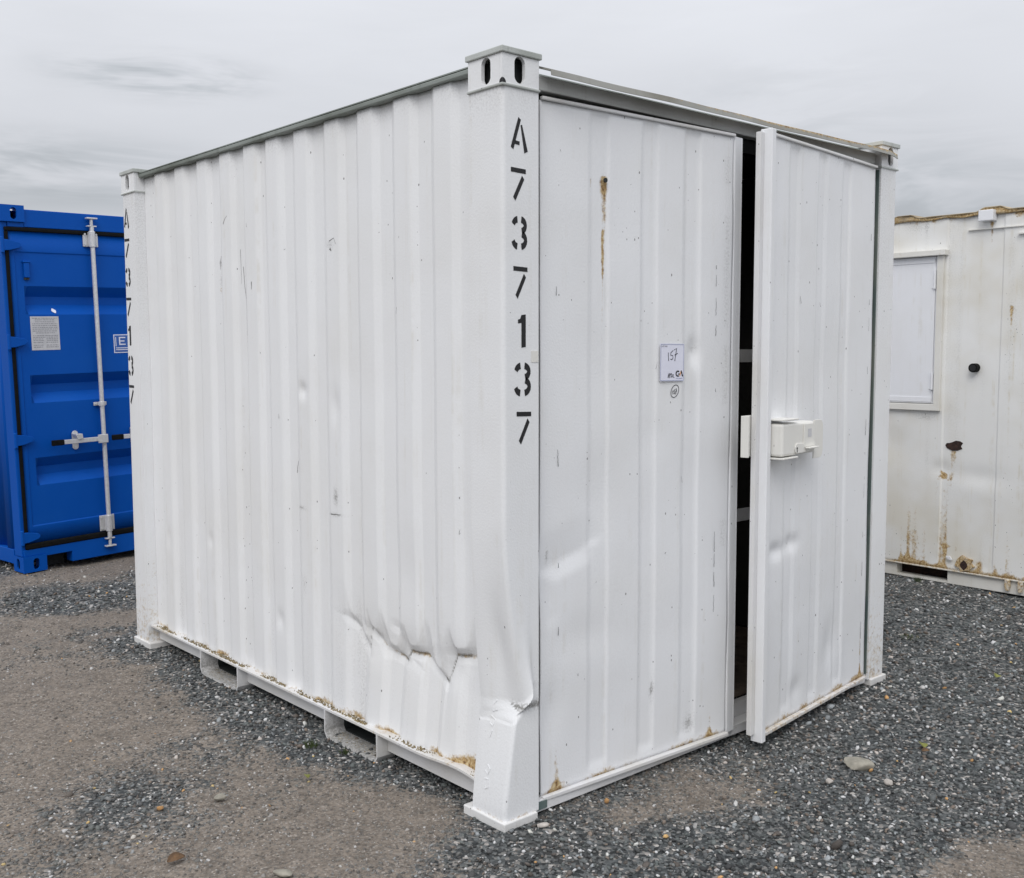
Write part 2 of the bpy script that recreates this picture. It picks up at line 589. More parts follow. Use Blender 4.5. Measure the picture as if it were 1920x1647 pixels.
def build_ground():
    def axis(lo, hi, step, far):
        a = list(np.arange(lo, hi + 1e-6, step))
        d, s = hi, step
        while d < far:
            s *= 1.35
            d += s
            a.append(d)
        d, s = lo, step
        while d > -far:
            s *= 1.35
            d -= s
            a.insert(0, d)
        return np.array(a)
    xs, ys = axis(-3.2, 6.2, 0.035, 900), axis(-3.0, 7.5, 0.035, 900)
    X, Y = np.meshgrid(xs, ys)
    Z = ground_h(X, Y)
    vs = np.stack([X, Y, Z], -1).reshape(-1, 3)
    i = np.arange(X.size).reshape(X.shape)
    q = np.stack([i[:-1, :-1], i[:-1, 1:], i[1:, 1:], i[1:, :-1]], -1).reshape(-1, 4)
    me = bpy.data.meshes.new('ground')
    me.vertices.add(len(vs))
    me.vertices.foreach_set('co', vs.reshape(-1).astype(np.float32))
    me.loops.add(q.size)
    me.loops.foreach_set('vertex_index', q.reshape(-1).astype(np.int32))
    me.polygons.add(len(q))
    me.polygons.foreach_set('loop_start', (np.arange(len(q)) * 4).astype(np.int32))
    me.update(calc_edges=True)
    a = me.attributes.new('dirt', 'FLOAT', 'POINT')
    a.data.foreach_set('value', dirt_mask(X, Y).reshape(-1).astype(np.float32))
    m, t, b = material('gravel_ground')
    o = t.obj()
    dirt = t.attr('dirt')
    v = t.voro(o, 75.0)
    sc = t.node('ShaderNodeSeparateColor')
    t.put(sc.inputs[0], v.outputs['Color'])
    grav = t.colramp(sc.outputs[0], [(0.0, (0.024, 0.027, 0.028)), (0.45, (0.075, 0.082, 0.084)), (0.80, (0.15, 0.16, 0.16)), (0.93, (0.24, 0.225, 0.21)), (1.0, (0.50, 0.47, 0.44))])
    big = t.noise(o, 2.0, 5.0, 0.6)
    fine = t.noise(o, 60.0, 6.0, 0.75)
    med = t.noise(o, 9.0, 6.0, 0.7)
    dcol = t.mix(t.ramp(med, 0.3, 0.7), (0.118, 0.098, 0.080), (0.236, 0.198, 0.162))
    vg = t.voro(o, 150.0)
    sg = t.node('ShaderNodeSeparateColor')
    t.put(sg.inputs[0], vg.outputs['Color'])
    dcol = t.mix(t.math('MULTIPLY', t.ramp(sg.outputs[0], 0.55, 0.95), 0.75), dcol, t.colramp(sg.outputs[1], [(0.0, (0.06, 0.06, 0.058)), (0.6, (0.20, 0.19, 0.175)), (1.0, (0.50, 0.46, 0.42))]))
    dcol = t.mix(t.ramp(fine, 0.35, 0.72), dcol, t.mix(0.55, dcol, (0.36, 0.315, 0.27)))
    dcol = t.mix(t.ramp(fine, 0.55, 0.30), dcol, t.mix(0.6, dcol, (0.085, 0.078, 0.070)))
    f = t.ramp(t.math('ADD', t.math('MULTIPLY', dirt, 1.25), t.math('ADD', t.math('MULTIPLY_ADD', fine, 1.1, -0.55), t.math('MULTIPLY_ADD', sc.outputs[1], 0.5, -0.25))), 0.25, 0.75)
    c = t.mix(f, grav, dcol)
    c = t.mix(t.math('MULTIPLY', t.ramp(big, 0.5, 0.8), 0.25), c, (0.13, 0.112, 0.09))
    t.put(b.inputs['Base Color'], c)
    b.inputs['Roughness'].default_value = 0.9
    b.inputs['Specular IOR Level'].default_value = 0.25
    hh = t.math('ADD', t.math('MULTIPLY', t.math('SUBTRACT', 1.0, v.outputs['Distance']), t.math('MULTIPLY_ADD', f, -0.75, 1.0)), t.math('MULTIPLY', fine, 0.8))
    t.put(b.inputs['Normal'], bump(t, b, hh, 0.9, 0.008))
    M['ground'] = m
    me.materials.append(m)
    me.polygons.foreach_set('use_smooth', [True] * len(me.polygons))
    ob = bpy.data.objects.new('ground', me)
    COL.objects.link(ob)
    tag(ob, 'dark grey gravel yard with trodden brown patches', kind='structure')


build_ground()


def icosa():
    p = (1 + 5 ** 0.5) / 2
    v = np.array([(-1, p, 0), (1, p, 0), (-1, -p, 0), (1, -p, 0), (0, -1, p), (0, 1, p), (0, -1, -p), (0, 1, -p), (p, 0, -1), (p, 0, 1), (-p, 0, -1), (-p, 0, 1)], float)
    v /= np.linalg.norm(v[0])
    f = np.array([(0, 11, 5), (0, 5, 1), (0, 1, 7), (0, 7, 10), (0, 10, 11), (1, 5, 9), (5, 11, 4), (11, 10, 2), (10, 7, 6), (7, 1, 8),
                  (3, 9, 4), (3, 4, 2), (3, 2, 6), (3, 6, 8), (3, 8, 9), (4, 9, 5), (2, 4, 11), (6, 2, 10), (8, 6, 7), (9, 8, 1)])
    return v, f


def build_gravel():
    pts = []
    cx, cy = CAMLOC.x, CAMLOC.y
    for r0, r1, dens, smin, smed in ((1.6, 4.4, 3300, 0.0042, 0.0070), (2.4, 4.6, -2600, 0.0020, 0.0034), (4.4, 6.3, 1900, 0.005, 0.0080), (6.3, 9.2, 800, 0.007, 0.0105)):
        half = R(52) if dens > 0 else R(34)
        gritty = dens < 0                                  # fine grit, only on the trodden dirt
        dens = abs(dens)
        area = half * (r1 ** 2 - r0 ** 2)
        n = int(area * dens)
        r = np.sqrt(RNG.uniform(r0 ** 2, r1 ** 2, n))
        a = _yaw + RNG.uniform(-half, half, n)
        x, y = cx + r * np.cos(a), cy + r * np.sin(a)
        d = dirt_mask(x, y)
        keep = (RNG.random(n) > d * 0.46 - 0.03) if not gritty else (RNG.random(n) < d * 1.1)
        inside = (x > 0.25) & (x < 2.25) & (y > 0.25) & (y < 2.95)
        inside |= (x > 4.95) & (x < 7.2)
        post = np.zeros(n, bool)
        for (ax, bx) in ((-0.005, 0.17), (2.34, 2.51)):
            for (ay, by) in ((-0.005, 0.23), (2.96, 3.20)):
                post |= (x > ax) & (x < bx) & (y > ay) & (y < by)
        keep &= ~inside & ~post
        x, y, d = x[keep], y[keep], d[keep]
        s = smin + RNG.gamma(2.0, (smed - smin) / 2.0, len(x))
        s = np.minimum(s, 0.0165) * (1 - 0.30 * d)
        s = np.where(RNG.random(len(s)) < 0.006, s * 1.7, s)
        pts.append(np.stack([x, y, s, d], -1))
    P = np.concatenate(pts)
    n = len(P)
    base, fc = icosa()
    V = base[None] * RNG.uniform(0.72, 1.25, (n, 12, 1))
    V = V * np.stack([np.ones(n), RNG.uniform(0.6, 1.0, n), RNG.uniform(0.42, 0.8, n)], -1)[:, None, :]
    ax = RNG.normal(0, 0.35, (n, 2))
    az = RNG.uniform(0, 2 * np.pi, n)
    ca, sa = np.cos(az)[:, None], np.sin(az)[:, None]
    tx, ty = V[..., 0] * ca - V[..., 1] * sa, V[..., 0] * sa + V[..., 1] * ca
    tz = V[..., 2] + ax[:, :1] * tx + ax[:, 1:] * ty
    s = P[:, 2:3]
    X = P[:, :1] + tx * s
    Y = P[:, 1:2] + ty * s
    gz = ground_h(P[:, 0], P[:, 1])[:, None]
    sink = RNG.uniform(0.05, 0.5, (n, 1)) - 0.5 * P[:, 3:4]
    Z = gz + tz * s + sink * s
    co = np.stack([X, Y, Z], -1).reshape(-1, 3)
    F = (fc[None] + (np.arange(n) * 12)[:, None, None]).reshape(-1, 3)
    me = bpy.data.meshes.new('gravel')
    me.vertices.add(len(co))
    me.vertices.foreach_set('co', co.reshape(-1).astype(np.float32))
    me.loops.add(F.size)
    me.loops.foreach_set('vertex_index', F.reshape(-1).astype(np.int32))
    me.polygons.add(len(F))
    me.polygons.foreach_set('loop_start', (np.arange(len(F)) * 3).astype(np.int32))
    me.update(calc_edges=True)
    pal = np.array([(0.028, 0.029, 0.030), (0.046, 0.048, 0.049), (0.060, 0.064, 0.064), (0.070, 0.078, 0.076), (0.096, 0.097, 0.095), (0.060, 0.052, 0.046), (0.105, 0.085, 0.070),
                    (0.15, 0.16, 0.165), (0.22, 0.215, 0.21), (0.42, 0.38, 0.35), (0.56, 0.52, 0.48), (0.36, 0.21, 0.09)])
    pr = np.array([0.11, 0.15, 0.17, 0.14, 0.13, 0.08, 0.06, 0.085, 0.060, 0.032, 0.022, 0.004])
    idx = RNG.choice(len(pal), n, p=pr / pr.sum())
    col = np.minimum(pal[idx] * RNG.uniform(1.35, 2.8, (n, 1)), 0.74)
    dd = P[:, 3:4]
    col = col * (1 - 0.45 * dd) + np.array([0.24, 0.205, 0.17]) * 0.45 * dd
    rgba = np.concatenate([np.repeat(col, 12, 0), np.ones((n * 12, 1))], 1)
    a = me.attributes.new('stone_colour', 'FLOAT_COLOR', 'POINT')
    a.data.foreach_set('color', rgba.reshape(-1).astype(np.float32))
    m, t, b = material('gravel_stones')
    c = t.attr('stone_colour', 'Color')
    nn = t.noise(t.obj(), 320.0, 3.0, 0.6)
    t.put(b.inputs['Base Color'], t.mix(t.ramp(nn, 0.35, 0.7), t.mix(0.35, c, (0.02, 0.02, 0.02)), c))
    b.inputs['Roughness'].default_value = 0.75
    b.inputs['Specular IOR Level'].default_value = 0.4
    me.materials.append(m)
    ob = bpy.data.objects.new('gravel', me)
    COL.objects.link(ob)
    tag(ob, 'loose dark crushed stone spread over the yard', 'gravel', kind='stuff')


build_gravel()

# ------------------------------------------------------------------ white storage container
HT = 2.60
LEN = 3.19
WID = 2.51
box_root = empty('storage_container')
tag(box_root, 'white steel storage container with dented side and one door ajar', 'container')

RIDGES = [(0.330, 0.424), (0.573, 0.667), (0.818, 0.913), (1.064, 1.160), (1.310, 1.403), (1.545, 1.642), (1.752, 1.848), (1.993, 2.090), (2.239, 2.338), (2.496, 2.594), (2.736, 2.836)]
prof, pbreaks = trapez(None, RIDGES, 0.036, 0.048, 0.065)

# crushed zone low on the side: a zigzag crease, wall pushed in along it
CR_Y = [-0.3, 0.18, 0.26, 0.365, 0.408, 0.49, 0.548, 0.650, 0.668, 0.80, 0.90, 0.916, 0.975, 1.066, 1.2, 1.5]
CR_Z = [0.50, 0.525, 0.530, 0.512, 0.405, 0.438, 0.476, 0.466, 0.428, 0.455, 0.518, 0.420, 0.490, 0.535, 0.56, 0.56]
CR_A = [0.0296, 0.0311, 0.0326, 0.034, 0.034, 0.0333, 0.034, 0.0333, 0.0326, 0.0296, 0.0252, 0.0252, 0.0192, 0.0089, 0.0, 0.0]
LENS = ((1.02, 0.035), (0.945, 0.030), (0.865, 0.040), (0.745, 0.050), (0.600, 0.050), (0.455, 0.040), (0.310, 0.055))


def crush(y, z):
    """sheet stepped inward along a zigzag crease; steep on the ribs that took the blow, softer between them"""
    zc = np.interp(y, CR_Y, CR_Z)
    a = np.interp(y, CR_Y, CR_A)
    lens = 0 * y
    for cy, wd in LENS:
        lens = np.maximum(lens, np.exp(-((y - cy) / wd) ** 4))
    ws = 0.036 + 0.12 * (1 - lens)
    lowz = np.clip((z - 0.135) / (zc - 0.135), 0, 1)
    up1 = np.clip((z - zc) / ws, 0, 1)
    up2 = np.clip((z - zc) / 0.50, 0, 1)
    return a * np.where(z < zc, lowz ** 1.1, 0.80 * (1 - up1) ** 1.15 + 0.20 * (1 - up2) ** 2)


# sharp folds in the crushed sheet: (y, z) - (y, z), depth, width above, width below
FOLDS = (((1.066, 0.538), (0.985, 0.495), 0.016, 0.040, 0.008), ((0.985, 0.485), (0.908, 0.402), 0.016, 0.045, 0.010), ((0.930, 0.522), (0.835, 0.478), 0.018, 0.050, 0.009), ((0.835, 0.478), (0.805, 0.435), 0.015, 0.040, 0.010),
         ((0.798, 0.440), (0.655, 0.424), 0.017, 0.045, 0.008), ((0.735, 0.556), (0.690, 0.550), 0.016, 0.050, 0.012), ((0.690, 0.548), (0.660, 0.472), 0.010, 0.030, 0.026), ((0.652, 0.468), (0.548, 0.476), 0.020, 0.055, 0.008),
         ((0.545, 0.476), (0.500, 0.440), 0.013, 0.035, 0.012), ((0.500, 0.445), (0.412, 0.398), 0.019, 0.045, 0.008), ((0.372, 0.512), (0.262, 0.530), 0.020, 0.060, 0.008),
         ((0.640, 0.440), (0.575, 0.420), 0.008, 0.020, 0.010), ((0.415, 0.405), (0.372, 0.505), 0.007, 0.024, 0.024))


def folds(y, z):
    return fold_depth(y, z, [(p, q, dep * 0.28, wu * 0.7, 0.030) for p, q, dep, wu, wl in FOLDS])


def fold_depth(y, z, segs):
    best = np.zeros_like(y)
    for (ya, za), (yb, zb), dep, wu, wl in segs:
        ey, ez = yb - ya, zb - za
        l2 = ey * ey + ez * ez
        t = ((y - ya) * ey + (z - za) * ez) / l2
        tc = np.clip(t, 0, 1)
        dy, dz = y - (ya + ey * tc), z - (za + ez * tc)
        dist = np.hypot(dy, dz)
        side = (z - (za + ez * t)) > 0
        w_ = np.where(side, wu, wl)
        v = dep * (0.75 + 0.25 * np.sin(np.pi * tc)) * np.clip(1 - dist / w_, 0, 1) ** np.where(side, 1.15, 1.0)
        best = np.maximum(best, v)
    return best


def side_x(y, z):
    ridge = np.clip((0.066 - prof(y)) / 0.018, 0, 1)
    x = prof(y) + crush(y, z)
    a = np.interp(y, CR_Y, CR_A) / 0.031
    # the ribs are partly flattened along the folds
    x = x + 0.010 * ridge * a * np.exp(-((z - 0.48) / 0.075) ** 2)
    x = x + folds(y, z)
    x = x + 0.006 * a * np.exp(-((z - 0.49) / 0.09) ** 2) * (np.abs(fbm(y * 7.0 + 3, z * 8.0, 93, 2) - 0.5) * 2 - 0.2)
    # separate knocks on the ribs
    for cy, cz, sy, sz, dd in ((1.37, 1.462, 0.030, 0.028, 0.011), (1.11, 1.40, 0.03, 0.07, 0.007), (2.29, 0.69, 0.022, 0.035, 0.006), (1.60, 0.42, 0.026, 0.040, 0.008), (2.79, 0.64, 0.022, 0.05, 0.005),
                               (0.30, 0.95, 0.08, 0.25, 0.006), (0.62, 0.78, 0.10, 0.16, 0.008)):
        x = x + dd * blob(y, z, cy, cz, sy, sz)
    x = x + 0.004 * (fbm(y * 1.6, z * 1.3, 13, 2) - 0.5) * 2
    return x


def side_rust(y, z):
    n = fbm(y * 9, z * 9, 3, 4)
    r = np.clip(1 - (z - 0.118) / 0.055, 0, 1) * (0.35 + 0.95 * (n - 0.35))
    r = r + 0.55 * np.exp(-((z - 0.14) / 0.07) ** 2) * np.exp(-((y - 0.24) / 0.10) ** 2)
    zc = np.interp(y, CR_Y, CR_Z)
    a = np.interp(y, CR_Y, CR_A) / 0.031
    r = r + 0.42 * a * np.exp(-((z - zc) / 0.016) ** 2) * (vnoise(y * 14, z * 3, 8) > 0.52)
    r = r + 0.55 * drip(y, z, 2.135, 1.93, 0.06, 0.018) + 0.35 * drip(y, z, 1.80, 1.72, 0.14, 0.010) + 0.4 * drip(y, z, 1.75, 1.38, 0.05, 0.008)
    for e in RIDGES:
        k = e[1] + 0.028
        r = r + 0.20 * np.exp(-((y - k) / 0.007) ** 2) * sstep(0.75, 0.2, z) * fbm(y * 20, z * 5, 6, 3) * 1.4
    return r


def side_grime(y, z):
    g = 0.85 * blob(y, z, 2.12, 2.05, 0.022, 0.02) + 0.45 * blob(y, z, 2.13, 1.95, 0.02, 0.06) + 0.6 * blob(y, z, 1.13, 2.06, 0.03, 0.018) + 0.8 * blob(y, z, 1.115, 1.03, 0.02, 0.04)
    g = g + 0.7 * blob(y, z, 1.12, 0.955, 0.06, 0.006) + 0.7 * blob(y, z, 1.395, 0.952, 0.04, 0.006) + 0.5 * blob(y, z, 2.18, 0.75, 0.02, 0.006) + 0.35 * blob(y, z, 1.38, 0.62, 0.018, 0.05)
    g = g + 0.5 * np.exp(-((y - 1.875) / 0.010) ** 2) * sstep(1.55, 1.7, z) * sstep(2.3, 2.0, z) * (vnoise(y * 5, z * 12, 4) > 0.35)
    g = g + 0.30 * sstep(2.44, 2.545, z) * (0.4 + fbm(y * 12, z * 8, 14, 3))  # darker towards the top of the wall
    n = fbm(y * 30, z * 1.2, 21, 3)
    g = g + 0.55 * np.clip(n - 0.55, 0, 1) * sstep(0.9, 0.3, z) * 2.2
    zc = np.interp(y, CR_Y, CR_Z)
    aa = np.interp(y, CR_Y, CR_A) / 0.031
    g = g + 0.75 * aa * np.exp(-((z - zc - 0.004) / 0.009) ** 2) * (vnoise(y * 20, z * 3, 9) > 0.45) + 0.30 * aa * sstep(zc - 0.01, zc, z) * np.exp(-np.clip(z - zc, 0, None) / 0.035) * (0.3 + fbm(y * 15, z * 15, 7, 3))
    return g


us = np.concatenate([lines(0.172, 1.15, 0.0055, pbreaks), lines(1.15, 3.012, 0.011, pbreaks)[1:]])
zs = np.concatenate([np.arange(0.112, 0.37, 0.008), np.arange(0.37, 0.60, 0.0040), lines(0.60, 2.5545, 0.016)[1:]])
side_main = sheet('side_panel', us, zs, lambda U, Z: (side_x(U, Z), U, Z), 'white', box_root, smooth=34, thick=-0.003, rust=side_rust, grime=side_grime)

us2 = lines(0.172, 3.012, 0.3, pbreaks)
sheet('side_panel', us2, np.array([0.112, 1.3, 2.548]), lambda U, Z: (WID - prof(U), U, Z), 'white', box_root, smooth=24, thick=0.003)
eprof, eb = trapez(None, [(0.25 + 0.25 * k, 0.35 + 0.25 * k) for k in range(8)], 0.03, 0.0, 0.026)
sheet('rear_panel', lines(0.165, 2.345, 0.3, eb), np.array([0.05, 1.3, 2.548]), lambda U, Z: (U, LEN - 0.05 - eprof(U), Z), 'white', box_root, smooth=24, thick=-0.003)


# corner posts --------------------------------------------------------------
def post_dent(x, y, z):
    """the near post is folded in about 0.4 m above the ground"""
    xr = np.clip(x - 0.008, 0, None)
    sh = 0.75 * np.clip(xr, 0, 0.12) - 0.10 * np.clip(y - 0.06, 0, 0.12)
    zz = z - sh
    cr = np.clip(1 - (y - 0.008) / 0.15, 0, 1)                  # the fold dies out away from the corner
    low = 0.050 * np.clip((zz - 0.05) / 0.32, 0, 1) ** 1.15
    up = (0.050 + 0.034 * cr * sstep(0.355, 0.430, zz)) * np.clip(1 - (zz - 0.430) / 0.62, 0, 1) ** 1.6
    prof_ = np.where(zz < 0.355, low, np.maximum(up, 0))
    yf = 0.72 + 0.28 * np.clip(1 - (y - 0.008) / 0.16, 0, 1)
    xf = np.clip(1 - xr / 0.125, 0, 1) ** 0.9
    dx = prof_ * yf * xf
    dx = dx + 0.016 * np.exp(-((z - 0.60) / 0.15) ** 2) * np.exp(-((y - 0.085) / 0.035) ** 2) * (x < 0.02)
    lip = sstep(0.380, 0.402, zz) * np.exp(-np.clip(zz - 0.402, 0, None) / 0.12)
    dy = -0.034 * lip * np.exp(-((xr - 0.055) / 0.045) ** 2) + 0.010 * np.exp(-((zz - 0.375) / 0.014) ** 2) * np.exp(-((xr - 0.05) / 0.05) ** 2)
    return dx, dy


def make_post(name, x0, x1, y0, y1, sx, sy, dented=False):
    """sx, sy: -1/+1, the side of the outer corner"""
    xo, xi = (x0, x1) if sx < 0 else (x1, x0)
    yo, yi = (y0, y1) if sy < 0 else (y1, y0)
    rr = 0.016
    loop = []
    n1 = 16 if dented else 1
    for k in range(n1):
        loop.append((xo, yi + (yo - sy * rr - yi) * k / n1))
    for k in range(7):
        t = math.pi / 2 * k / 6
        loop.append((xo - sx * rr * (1 - math.cos(t)), yo - sy * rr * (1 - math.sin(t))))
    for k in range(1, n1 + 1):
        loop.append((xo - sx * rr + (xi - xo + sx * rr) * k / n1, yo))
    loop.append((xi, yi))
    lx, ly = np.array([q[0] for q in loop]), np.array([q[1] for q in loop])
    zz = np.concatenate([np.arange(0.026, 0.30, 0.016), np.arange(0.30, 0.62, 0.005), np.arange(0.62, 1.1, 0.02), np.linspace(1.1, 2.482, 10)]) if dented else np.array([0.026, 1.2, 2.482])
    X = np.repeat(lx[None], len(zz), 0)
    Y = np.repeat(ly[None], len(zz), 0)
    Z = np.repeat(zz[:, None], len(loop), 1)
    if dented:
        dx, dy = post_dent(X, Y, Z)
        X, Y = X + dx, Y + dy
    n = len(loop)
    vs = np.stack([X, Y, Z], -1).reshape(-1, 3)
    fs = []
    for j in range(len(zz) - 1):
        for k in range(n):
            fs.append((j * n + k, j * n + (k + 1) % n, (j + 1) * n + (k + 1) % n, (j + 1) * n + k))
    fs += [tuple(range(n - 1, -1, -1)), tuple(range((len(zz) - 1) * n, len(zz) * n))]
    me = bpy.data.meshes.new(name)
    me.from_pydata(vs.tolist(), [], fs)
    zf = Z.reshape(-1)
    a = me.attributes.new('rust', 'FLOAT', 'POINT')
    rv = 0.40 * np.clip(1 - (zf - 0.03) / 0.03, 0, 1)
    g = me.attributes.new('grime', 'FLOAT', 'POINT')
    gv = 0.45 * np.clip((zf - 2.36) / 0.10, 0, 1) * fbm(X.reshape(-1) * 90 + 5, zf * 6, 2, 3) + 0.16 * np.clip(1 - zf / 0.5, 0, 1)
    if dented:
        gv = gv + 0.9 * np.exp(-((zf - 0.41) / 0.018) ** 2) * (X.reshape(-1) > 0.075)  # darker band along the post fold
    a.data.foreach_set('value', np.clip(rv, 0, 1).astype(np.float32))
    g.data.foreach_set('value', np.clip(gv, 0, 1).astype(np.float32))
    post = finish(me, name, 'white', box_root, smooth=32)
    # base plate
    e = 0.010
    bx0, bx1 = (x0 - e, x1 - 0.012) if sx < 0 else (x0 + 0.012, x1 + e)
    by0, by1 = (y0 - e, y1 + 0.04) if sy < 0 else (y0 - 0.04, y1 + e)
    MB().box(bx0, bx1, by0, by1, -0.012, 0.026).build('base_plate', 'base', post, bevel=0.004)
    # corner block with slotted holes
    c = MB()
    hx, hy = (x0 + x1) / 2 + 0.006 * sx, (y0 + y1) / 2 + 0.006 * sy
    a0, a1, b0, b1 = x0 + (0.004 if sx < 0 else 0.0), x1, y0 + 0.004, y1
    z0, z1 = 2.488, 2.582
    ty = (y0 - 0.002, y0 + 0.014)
    plate_hole(c, x0 - 0.002, x1, z0, z1, hx, 2.537, 0.0235, 0.043, (y0 - 0.002 if sy < 0 else y1 + 0.002), (y0 + 0.012 if sy < 0 else y1 - 0.012), 'y')
    plate_hole(c, y0 + 0.0125 if sy < 0 else y0, y1 if sy < 0 else y1 - 0.0125, z0, z1, hy, 2.537, 0.0235, 0.043, (x0 - 0.002 if sx < 0 else x1 + 0.002), (x0 + 0.012 if sx < 0 else x1 - 0.012), 'x')
    if sx < 0:
        c.box(x1 - 0.012, x1 - 0.001, y0 + 0.0125, y1 - 0.0125, z0, z1)
    else:
        c.box(x0 + 0.001, x0 + 0.012, y0 + 0.0125, y1 - 0.0125, z0, z1)
    if sy < 0:
        c.box(x0 + 0.0125, x1 - 0.0125, y1 - 0.012, y1 - 0.001, z0, z1)
    else:
        c.box(x0 + 0.0125, x1 - 0.0125, y0 + 0.001, y0 + 0.012, z0, z1)
    c.build('corner_block', 'white', post)
    MB().box(x0 + 0.034, x1 - 0.034, y0 + 0.034, y1 - 0.034, 2.4885, 2.5815).build('block_hole_shade', 'dark', post)  # dark box added inside the block so its holes read black
    MB().box(x0 - 0.009, x1 + 0.009, y0 - 0.009, y1 + 0.009, 2.583, 2.603).build('cap_plate', 'cap', post, bevel=0.003)
    MB().box(x0 - 0.007, x1 + 0.004, y0 - 0.007, y1 + 0.004, 2.4785, 2.4875).build('weld_lip', 'cap', post, bevel=0.003)
    return post


post_n = make_post('corner_post', 0.008, 0.166, 0.008, 0.180, -1, -1, dented=True)
post_l = make_post('corner_post', 0.008, 0.166, 3.008, 3.182, -1, 1)
post_r = make_post('corner_post', 2.356, 2.502, 0.008, 0.180, 1, -1)
post_b = make_post('corner_post', 2.356, 2.502, 3.008, 3.182, 1, 1)
hd_ = [(0.0061 + 0.015 * math.cos(R(15 * k)), 2.4878 + 0.016 * math.sin(R(15 * k))) for k in range(7)] + [(0.0061, 2.4878)]
MB().prism(hd_, 'y', 0.0055, 0.0062).build('drain_hole', 'black_ink', post_n)
MB().prism(hd_, 'x', 0.0054, 0.0061).build('drain_hole', 'black_ink', post_n)
for pl in ([(0.30, 1.0), (0.0, 0.85), (0.2, 0.6), (0.5, 0.7)], [(0.1, 0.45), (0.5, 0.35), (0.3, 0.15), (0.0, 0.2)], [(0.3, 0.0), (0.1, -0.25)], [(0.2, -1.15), (0.5, -1.25), (0.3, -1.45), (0.0, -1.35)], [(0.0, -1.62), (0.4, -1.60), (0.5, -1.85), (0.1, -1.95), (0.0, -1.75)]):
    pts = [(0.125 - p * 0.045, 0.315 + q * 0.105) for p, q in pl]

    def onpost(p, q, dd):
        dx, dy = post_dent(np.array(0.008), np.array(p), np.array(q))
        return (0.0075 + float(dx) - dd, p + float(dy), q)
    flat_polys('weld_mark', ribbon(pts, 0.0045), onpost, 'white', post_n, th=0.0014)
for ch, (xa, xb, za, zb) in zip('A737137', ((0.041, 0.113, 2.284, 2.384), (0.043, 0.108, 2.126, 2.225), (0.047, 0.113, 1.964, 2.066), (0.053, 0.115, 1.808, 1.906), (0.072, 0.110, 1.641, 1.749), (0.057, 0.129, 1.481, 1.586), (0.066, 0.131, 1.324, 1.426))):
    flat_polys('stencil_letter' if ch == 'A' else 'stencil_digit', glyph_polys(ch), lambda p, q, d, xa=xa, xb=xb, za=za, zb=zb: (xa + p * (xb - xa), 0.0078 - d * 0.9, za + q * (zb - za)), 'black_ink', post_n)
for ch, za, zb in zip('A737137', (2.303, 2.146, 1.986, 1.829, 1.664, 1.500, 1.348), (2.403, 2.243, 2.082, 1.924, 1.771, 1.604, 1.446)):
    ya, yb = (3.165, 3.100) if ch != '1' else (3.155, 3.115)
    flat_polys('stencil_letter' if ch == 'A' else 'stencil_digit', glyph_polys(ch), lambda p, q, d, ya=ya, yb=yb, za=za, zb=zb: (0.0078 - d * 0.9, ya + p * (yb - ya), za + q * (zb - za)), 'black_ink', post_l)
# masking-tape patch beside the stencil
MB().box(0.132, 0.163, 0.0062, 0.0076, 1.590, 1.628).build('tape_patch', 'lock', post_n)

# rails -----------------------------------------------------------------------
for nm, x0, x1 in (('roof_rail', 0.030, 0.095), ('roof_rail', WID - 0.095, WID - 0.030)):
    MB().box(x0, x1, 0.182, 3.006, 2.5555, 2.574).build(nm, 'roof_edge', box_root, bevel=0.004)


def bottom_rail(x_out, sgn):
    ys = np.concatenate([np.linspace(0.184, 0.9, 36), np.linspace(0.95, 3.004, 12)])
    vs, fs = [], []
    for y in ys:
        s = max(0.0, 1 - (y - 0.18) / 0.55)
        dz = (-0.010 * math.sin(s * 7.0) * s + 0.006 * s) if sgn > 0 else 0.0
        o = 0.006 * math.sin(s * 9.0) * s if sgn > 0 else 0.0
        top, bot = 0.122 + dz, 0.113 + dz
        xa, xb = x_out + sgn * o, x_out + sgn * 0.105
        vs += [(p, y, q) for p, q in ((xa, top), (xb, top), (xb, bot), (xa, bot))]
    n = 4
    for j in range(len(ys) - 1):
        fs += [(j * n + k, j * n + (k + 1) % n, (j + 1) * n + (k + 1) % n, (j + 1) * n + k) for k in range(n)]
    fs += [tuple(range(n)), tuple(range((len(ys)) * n - 1, (len(ys) - 1) * n - 1, -1))]
    me = bpy.data.meshes.new('bottom_flange')
    me.from_pydata(vs, [], fs)
    rv = np.array([0.50 * (0.2 + 0.9 * vnoise(np.array(v[1] * 9.0), np.array(0.5), 3)) for v in vs])
    a = me.attributes.new('rust', 'FLOAT', 'POINT')
    a.data.foreach_set('value', np.clip(rv, 0, 1).astype(np.float32))
    finish(me, 'bottom_flange', 'white_rail', box_root)
    xw, xw2, xl = x_out + sgn * 0.050, x_out + sgn * 0.058, x_out + sgn * 0.088
    for y0, y1 in ((0.184, 0.789), (1.189, 1.974), (2.386, 3.004)):
        poly = [(xw, 0.036), (xl, 0.036), (xl, 0.043), (xw2, 0.043), (xw2, 0.110), (xw, 0.110)]
        MB().prism(poly, 'y', y0, y1).build('bottom_rail', 'white_rail', box_root)


bottom_rail(0.020, 1)
bottom_rail(WID - 0.020, -1)

